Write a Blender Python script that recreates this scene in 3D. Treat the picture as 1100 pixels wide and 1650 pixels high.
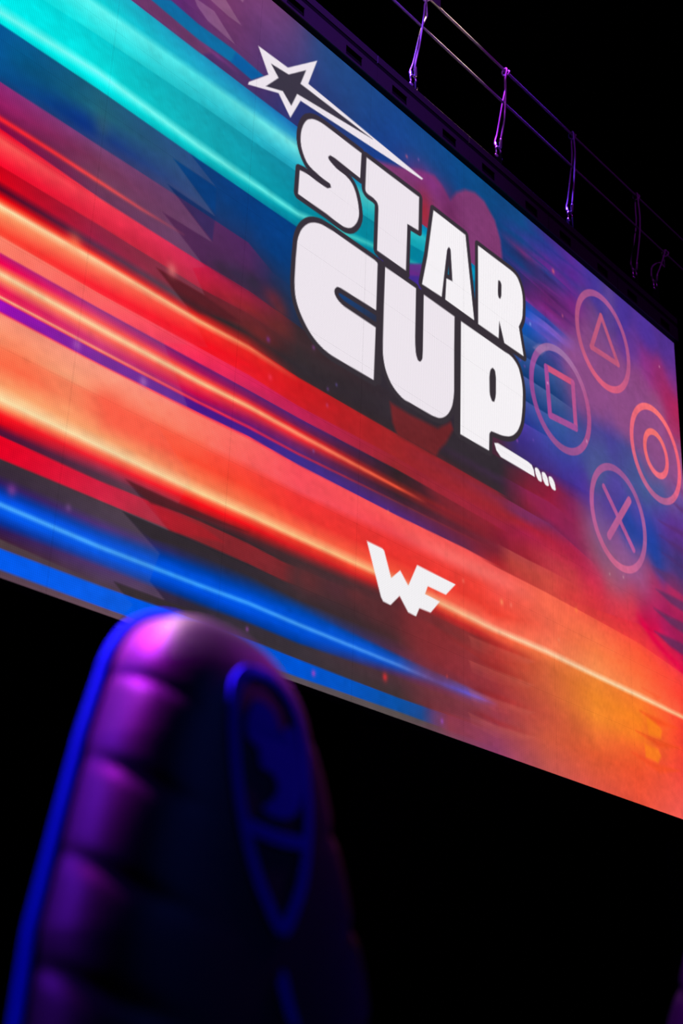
import bpy, bmesh, math, random
import numpy as np
from mathutils import Vector, Matrix
from mathutils.geometry import tessellate_polygon

for _o in list(bpy.data.objects):
    bpy.data.objects.remove(_o)
random.seed(7)
R = math.radians
SC = bpy.context.scene
COL = SC.collection

# ------------------------------------------------------------------ camera, world, light, exposure
EYE = 0.78                                   # lens height above the floor
cam = bpy.data.cameras.new('camera')
cam.sensor_fit = 'VERTICAL'; cam.sensor_height = 36.0; cam.sensor_width = 24.0
cam.lens = 49.07
cam.clip_start = 0.05; cam.clip_end = 100
cam.dof.use_dof = True; cam.dof.focus_distance = 8.4; cam.dof.aperture_fstop = 2.2
cam.dof.aperture_blades = 9
camera = bpy.data.objects.new('camera', cam); COL.objects.link(camera)
_y, _p, _r = R(49.317), R(22.945), R(2.164)
_f = Vector((math.sin(_y)*math.cos(_p), math.cos(_y)*math.cos(_p), math.sin(_p)))
_a = Vector((math.cos(_y), -math.sin(_y), 0)); _b = _a.cross(_f)
_right = _a*math.cos(_r)+_b*math.sin(_r); _up = _b*math.cos(_r)-_a*math.sin(_r)
camera.matrix_world = Matrix.Translation((0, 0, EYE)) @ Matrix((_right, _up, -_f)).transposed().to_4x4()
SC.camera = camera

world = bpy.data.worlds.new('dark_hall'); SC.world = world; world.use_nodes = True
world.node_tree.nodes['Background'].inputs[0].default_value = (0.0012, 0.0008, 0.002, 1)
world.node_tree.nodes['Background'].inputs[1].default_value = 0.35
SC.view_settings.view_transform = 'Standard'; SC.view_settings.look = 'None'
SC.view_settings.exposure = 0.0; SC.view_settings.gamma = 1.0; SC.view_settings.use_curve_mapping = False

def spot(name, loc, aim, power, colour, size, blend=0.6, radius=0.08):
    l = bpy.data.lights.new(name, 'SPOT'); l.energy = power; l.color = colour
    l.spot_size = R(size); l.spot_blend = blend; l.shadow_soft_size = radius
    o = bpy.data.objects.new(name, l); COL.objects.link(o); o.location = loc
    o.rotation_euler = (Vector(aim)-Vector(loc)).to_track_quat('-Z', 'Y').to_euler()
    return o
VIOLET = (0.36, 0.07, 1.0); MAGENTA = (0.62, 0.02, 1.0); BLUE = (0.16, 0.04, 1.0); WARM = (1.0, 0.66, 0.5)
# violet wash from the front rig on the left, small coloured lamps on the grid above the rails
spot('violet_wash_lamp', (0.4, -1.2, EYE+7.0), (4.3, 4.5, EYE+6.0), 4200, VIOLET, 34, 1.0, 0.12)
spot('violet_sling_lamp', (5.5, -2.5, EYE+7.5), (8.2, 4.5, EYE+6.7), 340, MAGENTA, 46, 0.8, 0.1)
spot('violet_grid_lamp', (5.2, 4.9, EYE+9.4), (5.2, 4.5, EYE+6.9), 7500, BLUE, 30, 0.6, 0.05)
spot('warm_grid_lamp', (6.4, 4.9, EYE+9.4), (6.28, 4.5, EYE+6.9), 30000, WARM, 16, 1.0, 0.05)
spot('magenta_grid_lamp', (6.8, 4.9, EYE+9.4), (6.85, 4.5, EYE+6.9), 1700, MAGENTA, 18, 0.9, 0.05)
spot('blue_grid_lamp', (7.4, 4.9, EYE+9.4), (7.3, 4.5, EYE+6.9), 9500, BLUE, 24, 1.0, 0.05)
DEEP = (0.2, 0.015, 1.0)
spot('chair_side_lamp', (-0.5, 2.2, EYE+1.9), (1.25, 1.35, EYE+0.12), 290, DEEP, 50, 0.5, 0.1)
spot('chair_top_lamp', (0.75, 2.3, EYE+3.2), (1.2, 1.38, EYE+0.64), 3000, MAGENTA, 10, 1.0, 0.1)
spot('chair_warm_lamp', (1.9, 2.6, EYE+3.8), (1.3, 1.35, EYE+0.55), 380, WARM, 16, 0.5, 0.1)
spot('chair_back_lamp', (2.95, 1.35, EYE+1.9), (1.4, 1.25, EYE+0.42), 45, MAGENTA, 12, 1.0, 0.1)
spot('blue_fill_light', (3.2, -1.8, EYE+2.6), (1.35, 1.2, EYE+0.3), 52, (0.05, 0.10, 1.0), 40, 0.6, 0.15)  # fill added from the front right so the blue emblem shows
spot('far_chair_fill', (0.8, 2.5, EYE+2.2), (2.45, 1.18, EYE+0.2), 420, (0.45, 0.0, 1.0), 14, 0.8, 0.1)  # extra fill added to brighten the edge of the second chair


# ------------------------------------------------------------------ helpers
def link(name, me, mat, parent=None, loc=None):
    o = bpy.data.objects.new(name, me); COL.objects.link(o)
    if mat is not None and len(me.materials) == 0:
        for m in (mat if isinstance(mat, (list, tuple)) else [mat]): me.materials.append(m)
    if loc is not None: o.location = loc
    if parent is not None: o.parent = parent
    return o
def mesh_obj(name, bm, mat, parent=None, smooth=False, loc=None):
    bmesh.ops.recalc_face_normals(bm, faces=bm.faces)
    me = bpy.data.meshes.new(name); bm.to_mesh(me); bm.free()
    if smooth:
        me.polygons.foreach_set('use_smooth', [True]*len(me.polygons))
    return link(name, me, mat, parent, loc)
def thing(name, label, cat, loc=(0, 0, 0), rz=0.0, group=None):
    o = bpy.data.objects.new(name, None); COL.objects.link(o); o.empty_display_size = 0.1
    o.location = loc; o.rotation_euler = (0, 0, rz); tag(o, label, cat, group); return o
def tag(o, label, cat, group=None):
    o['label'] = label; o['category'] = cat
    if group: o['group'] = group
    return o
def structure(o): o['kind'] = 'structure'; return o
def box(bm, x0, x1, y0, y1, z0, z1, bev=0.0):
    r = bmesh.ops.create_cube(bm, size=1.0)
    bmesh.ops.scale(bm, vec=(x1-x0, y1-y0, z1-z0), verts=r['verts'])
    bmesh.ops.translate(bm, vec=((x0+x1)/2, (y0+y1)/2, (z0+z1)/2), verts=r['verts'])
    if bev:
        es = list({e for v in r['verts'] for e in v.link_edges})
        bmesh.ops.bevel(bm, geom=es, offset=bev, segments=2, affect='EDGES', profile=0.7)
def tube(bm, pts, rad, seg=10, closed=False, cap=True):
    P = [Vector(p) for p in pts]; n = len(P); rads = rad if isinstance(rad, (list, tuple)) else [rad]*n
    rings = []; prev = None
    for i in range(n):
        a = P[i-1] if (i > 0 or closed) else P[i]; b = P[(i+1) % n] if (i < n-1 or closed) else P[i]
        t = (b-a).normalized()
        if prev is None:
            k = Vector((0, 0, 1)) if abs(t.z) < 0.9 else Vector((1, 0, 0)); u = t.cross(k).normalized()
        else:
            u = (prev-t*prev.dot(t)).normalized()
        prev = u; w = t.cross(u)
        rings.append([bm.verts.new(P[i]+(u*math.cos(2*math.pi*j/seg)+w*math.sin(2*math.pi*j/seg))*rads[i]) for j in range(seg)])
    for i in range(n if closed else n-1):
        A, B = rings[i], rings[(i+1) % n]
        for j in range(seg): bm.faces.new((A[j], A[(j+1) % seg], B[(j+1) % seg], B[j]))
    if cap and not closed:
        bm.faces.new(rings[0][::-1]); bm.faces.new(rings[-1])
def lathe(bm, prof, seg=24, axis_loc=(0, 0, 0)):
    c = Vector(axis_loc); rings = []
    for r, z in prof:
        rings.append([bm.verts.new(c+Vector((r*math.cos(2*math.pi*j/seg), r*math.sin(2*math.pi*j/seg), z))) for j in range(seg)])
    for A, B in zip(rings[:-1], rings[1:]):
        for j in range(seg): bm.faces.new((A[j], A[(j+1) % seg], B[(j+1) % seg], B[j]))
    bm.faces.new(rings[0][::-1]); bm.faces.new(rings[-1])
def spline(pts, n=8):
    P = [Vector(p) for p in pts]; out = []
    for i in range(len(P)-1):
        p0, p1, p2, p3 = P[max(i-1, 0)], P[i], P[i+1], P[min(i+2, len(P)-1)]
        for k in range(n):
            t = k/n
            out.append(0.5*((2*p1)+(p2-p0)*t+(2*p0-5*p1+4*p2-p3)*t*t+(3*p1-p0-3*p2+p3)*t**3))
    return out+[P[-1]]

# ------------------------------------------------------------------ materials
def material(name, base, rough=0.5, metal=0.0, grain=None, bump=0.0, scale=60.0, spec=0.5, coat=0.0):
    m = bpy.data.materials.new(name); m.use_nodes = True
    nt = m.node_tree; b = nt.nodes['Principled BSDF']
    b.inputs['Base Color'].default_value = (*base, 1); b.inputs['Roughness'].default_value = rough
    b.inputs['Metallic'].default_value = metal; b.inputs['Specular IOR Level'].default_value = spec
    b.inputs['Coat Weight'].default_value = coat
    if grain is not None or bump:
        tc = nt.nodes.new('ShaderNodeTexCoord'); nz = nt.nodes.new('ShaderNodeTexNoise')
        nz.inputs['Scale'].default_value = scale; nz.inputs['Detail'].default_value = 5
        nt.links.new(tc.outputs['Object'], nz.inputs['Vector'])
        if grain is not None:
            mx = nt.nodes.new('ShaderNodeMix'); mx.data_type = 'RGBA'
            mx.inputs[6].default_value = (*base, 1); mx.inputs[7].default_value = (*grain, 1)
            nt.links.new(nz.outputs['Fac'], mx.inputs[0]); nt.links.new(mx.outputs[2], b.inputs['Base Color'])
        if bump:
            bp = nt.nodes.new('ShaderNodeBump'); bp.inputs['Strength'].default_value = bump; bp.inputs['Distance'].default_value = 0.002
            nt.links.new(nz.outputs['Fac'], bp.inputs['Height']); nt.links.new(bp.outputs['Normal'], b.inputs['Normal'])
    return m
M = {}
M['drape'] = material('black_drape', (0.004, 0.004, 0.005), 0.95, grain=(0.002, 0.002, 0.003), scale=3, spec=0.05)
M['floor'] = material('black_stage_floor', (0.012, 0.012, 0.013), 0.6, grain=(0.02, 0.02, 0.021), scale=6, spec=0.3)
M['ceiling'] = material('black_ceiling', (0.003, 0.003, 0.004), 0.95, grain=(0.002, 0.002, 0.002), scale=2, spec=0.05)
M['flat'] = material('dark_scenic_flat', (0.02, 0.018, 0.024), 0.85, grain=(0.012, 0.01, 0.015), scale=9, spec=0.1)
M['cabinet'] = material('black_cabinet', (0.01, 0.01, 0.011), 0.7, bump=0.1, scale=200, spec=0.2)
M['beam'] = material('dark_painted_steel', (0.032, 0.031, 0.034), 0.6, grain=(0.024, 0.023, 0.026), bump=0.05, scale=40, spec=0.3)
M['beam_black'] = material('black_steel', (0.006, 0.006, 0.007), 0.6, grain=(0.004, 0.004, 0.005), scale=30, spec=0.1)
M['pipe'] = material('galvanised_steel_rail', (0.2, 0.19, 0.21), 0.5, grain=(0.16, 0.155, 0.17), scale=50, spec=0.4)
M['cable'] = material('sheathed_steel_cable', (0.36, 0.33, 0.36), 0.5, grain=(0.28, 0.26, 0.28), bump=0.4, scale=400, spec=0.3)
M['zinc'] = material('zinc_plated_steel', (0.55, 0.54, 0.57), 0.3, metal=0.85, grain=(0.45, 0.44, 0.47), scale=80)
M['leather'] = material('black_leather', (0.013, 0.011, 0.013), 0.5, grain=(0.010, 0.009, 0.010), bump=0.25, scale=260, spec=0.38)
M['blue_piping'] = material('blue_piping', (0.001, 0.12, 0.55), 0.8, grain=(0.001, 0.1, 0.48), bump=0.2, scale=300, spec=0.03)
M['blue_thread'] = material('blue_embroidery', (0.01, 0.05, 0.85), 0.8, grain=(0.008, 0.04, 0.75), bump=0.4, scale=500, spec=0.05)
M['plastic'] = material('black_plastic', (0.02, 0.02, 0.022), 0.5, bump=0.1, scale=150)

def screen_material():
    m = bpy.data.materials.new('video_picture'); m.use_nodes = True
    nt = m.node_tree; b = nt.nodes['Principled BSDF']
    b.inputs['Base Color'].default_value = (0.004, 0.004, 0.004, 1); b.inputs['Roughness'].default_value = 0.8
    b.inputs['Specular IOR Level'].default_value = 0.05
    at = nt.nodes.new('ShaderNodeAttribute'); at.attribute_name = 'picture'
    tc = nt.nodes.new('ShaderNodeTexCoord'); sx = nt.nodes.new('ShaderNodeSeparateXYZ')
    nt.links.new(tc.outputs['Object'], sx.inputs[0])
    def math_node(op, a, c=None):
        n = nt.nodes.new('ShaderNodeMath'); n.operation = op
        if isinstance(a, float): n.inputs[0].default_value = a
        else: nt.links.new(a, n.inputs[0])
        if c is not None:
            if isinstance(c, float): n.inputs[1].default_value = c
            else: nt.links.new(c, n.inputs[1])
        return n.outputs[0]
    k = 2*math.pi*LEDS
    cx = math_node('COSINE', math_node('MULTIPLY', sx.outputs[0], k))
    cz = math_node('COSINE', math_node('MULTIPLY', sx.outputs[2], k))
    v = math_node('ADD', math_node('MULTIPLY', cx, 0.16), math_node('MULTIPLY', cz, 0.10))
    v = math_node('ADD', v, 0.97)
    mul = nt.nodes.new('ShaderNodeVectorMath'); mul.operation = 'SCALE'
    nt.links.new(at.outputs['Color'], mul.inputs[0]); nt.links.new(v, mul.inputs['Scale'])
    nt.links.new(mul.outputs[0], b.inputs['Emission Color']); b.inputs['Emission Strength'].default_value = 1.0
    return m
LEDS = 100.0
M['picture'] = screen_material()

# ------------------------------------------------------------------ the hall
def slab(name, x0, x1, y0, y1, z0, z1, mat):
    bm = bmesh.new(); box(bm, x0, x1, y0, y1, z0, z1); return structure(mesh_obj(name, bm, M[mat]))
slab('floor', -8, 16, -8, 11, -0.2, 0.0, 'floor')
slab('ceiling', -8, 16, -8, 11, 10.5, 10.7, 'ceiling')
slab('wall_back', -8, 16, 10.8, 11.0, 0.0, 10.5, 'drape')
slab('wall_right', 15.8, 16, -8, 10.8, 0.0, 10.5, 'drape')
bm = bmesh.new()                               # masking flat on the stage beside the wall, ribs behind
box(bm, 9.66, 12.6, 4.88, 4.905, 0.0, 2.70, 0.003)
for x in (9.72, 11.1, 12.54): box(bm, x-0.03, x+0.03, 4.905, 4.99, 0.0, 2.68)
tag(mesh_obj('scenic_flat', bm, M['flat']), 'dark scenic flat standing under the right end of the video wall', 'stage flat')

# ------------------------------------------------------------------ video wall
SX0, SX1, SY = 2.3795, 9.3795, 4.5096          # left and right end, face plane
SZ0, SZ1 = EYE+1.9093, EYE+5.8841
COLS, ROWS, N = 7, 8, 160                      # one metre wide, half metre tall panels
PW, PH = (SX1-SX0)/COLS, (SZ1-SZ0)/ROWS
# ---- begin art code (plane metres: u to the right, v up; colours 0-255 display values)
class Picture:
    def __init__(s, u, v):
        s.u = u.astype(np.float32); s.v = v.astype(np.float32)
        s.im = np.zeros((len(v), len(u), 3), np.float32); s.d = abs(float(u[1]-u[0]))
    def put(s, sl, a, c):
        reg = s.im[sl]; reg += a[..., None]*(np.asarray(c, np.float32)-reg)
    def box(s, u0, u1, v0, v1):
        i0, i1 = np.searchsorted(s.u, [u0, u1]); j0, j1 = np.searchsorted(s.v, [v0, v1])
        return slice(j0, j1), slice(i0, i1)
    def wash(s, pts):                      # soft field through scattered colour points
        P = np.array(pts, np.float32)
        gu = np.linspace(s.u[0], s.u[-1], 176, dtype=np.float32); gv = np.linspace(s.v[0], s.v[-1], 101, dtype=np.float32)
        d2 = (gu[None, :, None]-P[:, 0])**2 + ((gv[:, None, None]-P[:, 1])*0.9)**2
        w = np.exp(-d2/(2*P[:, 5]**2)) + 1e-4/(d2+0.05)**2
        f = (w @ P[:, 2:5])/w.sum(-1, keepdims=True)
        iu = np.interp(s.u, gu, np.arange(len(gu))); iv = np.interp(s.v, gv, np.arange(len(gv)))
        a = np.minimum(iu.astype(int), len(gu)-2); b = np.minimum(iv.astype(int), len(gv)-2)
        x = (iu-a)[None, :, None].astype(np.float32); y = (iv-b)[:, None, None].astype(np.float32)
        f = f.astype(np.float32)
        r0 = f[b]; r1 = f[b+1]; r = r0*(1-y)+r1*y
        s.im[:] = r[:, a]*(1-x)+r[:, a+1]*x
    def sheet(s, rows, fade):              # rows run left to right, listed top to bottom, colour above / below each
        uu = s.u; n = len(uu); V = []; CA = []; CB = []
        for r in rows:
            r = np.array(r, np.float32); x = r[:, 0]
            y = np.interp(uu, x, r[:, 1])
            lo = uu < x[0]; hi = uu > x[-1]
            y[lo] = r[0, 1]+(uu[lo]-x[0])*(r[1, 1]-r[0, 1])/(x[1]-x[0])
            y[hi] = r[-1, 1]+(uu[hi]-x[-1])*(r[-1, 1]-r[-2, 1])/(x[-1]-x[-2])
            V.append(y)
            CA.append(np.stack([np.interp(uu, x, r[:, 2+k]) for k in range(3)], -1))
            CB.append(np.stack([np.interp(uu, x, r[:, 5+k]) for k in range(3)], -1))
        l0, l1, r0, r1 = fade
        al = np.clip((uu-l0)/max(l1-l0, 1e-6), 0, 1)*np.clip((r1-uu)/max(r1-r0, 1e-6), 0, 1)
        use = np.nonzero(al > 0)[0]; i0, i1 = use[0], use[-1]+1
        out = np.zeros((len(s.v), i1-i0, 3), np.float32); cov = np.zeros((len(s.v), i1-i0), np.float32)
        h = s.d*0.5
        for k in range(len(rows)-1):
            t = V[k][i0:i1]; b = np.minimum(V[k+1][i0:i1], t-1e-4)
            j0, j1 = np.searchsorted(s.v, [b.min()-s.d, t.max()+s.d])
            if j1 <= j0: continue
            v = s.v[j0:j1, None]
            a = np.clip((np.minimum(v+h, t)-np.maximum(v-h, b))/s.d, 0, 1)
            f = np.clip((t-v)/(t-b), 0, 1)[..., None]
            out[j0:j1] += a[..., None]*(CB[k][i0:i1]*(1-f)+CA[k+1][i0:i1]*f); cov[j0:j1] += a
        cc = np.clip(cov, 0, 1)*al[i0:i1]
        reg = s.im[:, i0:i1]; reg += cc[..., None]*(out/np.maximum(cov, 1e-4)[..., None]-reg)
    def grain(s, amp):                     # uneven brush texture
        rng = np.random.default_rng(3); tot = np.zeros(s.im.shape[:2], np.float32)
        for n, w in ((24, 0.45), (70, 0.35), (180, 0.4)):
            g = rng.standard_normal((n+1, int(n*1.2)+1)).astype(np.float32)
            iu = np.linspace(0, g.shape[1]-1.001, len(s.u)); iv = np.linspace(0, n-0.001, len(s.v))
            a = iu.astype(int); b = iv.astype(int); x = (iu-a)[None, :]; y = (iv-b)[:, None]
            r = g[b]*(1-y)+g[b+1]*y; tot += w*(r[:, a]*(1-x)+r[:, a+1]*x)
        s.im *= (1+amp*tot)[..., None]
    def dist(s, sl, P):                    # signed distance to a polygon, negative inside
        x = s.u[sl[1]][None, :]; y = s.v[sl[0]][:, None]
        d = np.full((y.shape[0], x.shape[1]), 1e9, np.float32); ins = np.zeros(d.shape, bool)
        for (ax, ay), (bx, by) in zip(P, np.roll(P, -1, 0)):
            ex, ey = bx-ax, by-ay; L = ex*ex+ey*ey+1e-12
            t = np.clip(((x-ax)*ex+(y-ay)*ey)/L, 0, 1)
            d = np.minimum(d, (x-ax-t*ex)**2+(y-ay-t*ey)**2)
            c = (ay > y) != (by > y)
            ins ^= c & (x < ax+(y-ay)*ex/(ey if abs(ey) > 1e-9 else 1e-9))
        d = np.sqrt(d); return np.where(ins, -d, d)
    def poly(s, P, c, a=1.0, feather=0.0, grow=0.0, holes=()):
        P = np.array(P, np.float32).reshape(-1, 2); m = grow+feather+s.d*2
        sl = s.box(P[:, 0].min()-m, P[:, 0].max()+m, P[:, 1].min()-m, P[:, 1].max()+m)
        w = max(feather, s.d)
        cov = np.clip(0.5-(s.dist(sl, P)-grow)/w, 0, 1)
        for h in holes:
            cov = np.minimum(cov, np.clip(0.5+(s.dist(sl, np.array(h, np.float32).reshape(-1, 2))+grow)/w, 0, 1))
        s.put(sl, cov*a, c)
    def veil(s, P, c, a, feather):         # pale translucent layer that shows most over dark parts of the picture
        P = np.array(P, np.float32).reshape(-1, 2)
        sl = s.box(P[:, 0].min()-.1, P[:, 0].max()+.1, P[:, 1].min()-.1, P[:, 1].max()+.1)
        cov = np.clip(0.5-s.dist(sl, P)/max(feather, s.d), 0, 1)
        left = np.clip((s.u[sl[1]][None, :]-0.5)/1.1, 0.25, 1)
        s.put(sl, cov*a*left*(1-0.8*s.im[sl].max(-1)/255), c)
    def stroke(s, L, hard=0.0):            # nodes: u, v, half width, r, g, b, alpha; soft glow, or hard edge
        L = np.array(L, np.float32); w = L[:, 2].max()*(1.2 if hard else 2.6)+s.d*2
        sl = s.box(L[:, 0].min()-w, L[:, 0].max()+w, L[:, 1].min()-w, L[:, 1].max()+w)
        x = s.u[sl[1]][None, :]; y = s.v[sl[0]][:, None]
        best = np.full((y.shape[0], x.shape[1]), 1e9, np.float32); par = np.zeros(best.shape+(5,), np.float32)
        for a, b in zip(L[:-1], L[1:]):
            e = b[:2]-a[:2]; t = np.clip(((x-a[0])*e[0]+(y-a[1])*e[1])/(e@e+1e-12), 0, 1)
            dd = np.sqrt((x-a[0]-t*e[0])**2+(y-a[1]-t*e[1])**2)
            m = dd < best; best = np.where(m, dd, best)
            par = np.where(m[..., None], a[2:]+(b[2:]-a[2:])*t[..., None], par)
        hw = par[..., 0]
        cov = np.clip(0.5-(best-hw)/s.d, 0, 1) if hard else np.exp(-(best/np.maximum(hw, 1e-4))**2)
        s.put(sl, cov*par[..., 4], par[..., 1:4])
    def blob(s, u, v, ru, rv, c, a, hard=0):
        sl = s.box(u-2.5*ru, u+2.5*ru, v-2.5*rv, v+2.5*rv)
        d = np.sqrt(((s.u[sl[1]][None, :]-u)/ru)**2+((s.v[sl[0]][:, None]-v)/rv)**2)
        s.put(sl, a*(np.clip((1-d)*ru/s.d+0.5, 0, 1) if hard else np.exp(-d*d)), c)
    def ring(s, u, v, r0, r1, cols, a):    # colour changes round the ring: top, right, bottom, left
        sl = s.box(u-r1*1.1, u+r1*1.1, v-r1*1.1, v+r1*1.1)
        x = s.u[sl[1]][None, :]-u; y = s.v[sl[0]][:, None]-v; d = np.sqrt(x*x+y*y)
        cov = np.clip((r1-d)/s.d+0.5, 0, 1)*np.clip((d-r0)/s.d+0.5, 0, 1)
        nx, ny = x/np.maximum(d, 1e-6), y/np.maximum(d, 1e-6); W = [np.clip(ny, 0, 1)**2, np.clip(nx, 0, 1)**2, np.clip(-ny, 0, 1)**2, np.clip(-nx, 0, 1)**2]
        c = sum(w[..., None]*np.array(k, np.float32) for w, k in zip(W, cols))
        s.put(sl, cov*a, c)
def paint(u, v, ART):
    p = Picture(u, v)
    for op in ART:
        getattr(p, op[0])(*op[1:])
    return np.clip(p.im, 0, 255)
# ---- end art code

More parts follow.
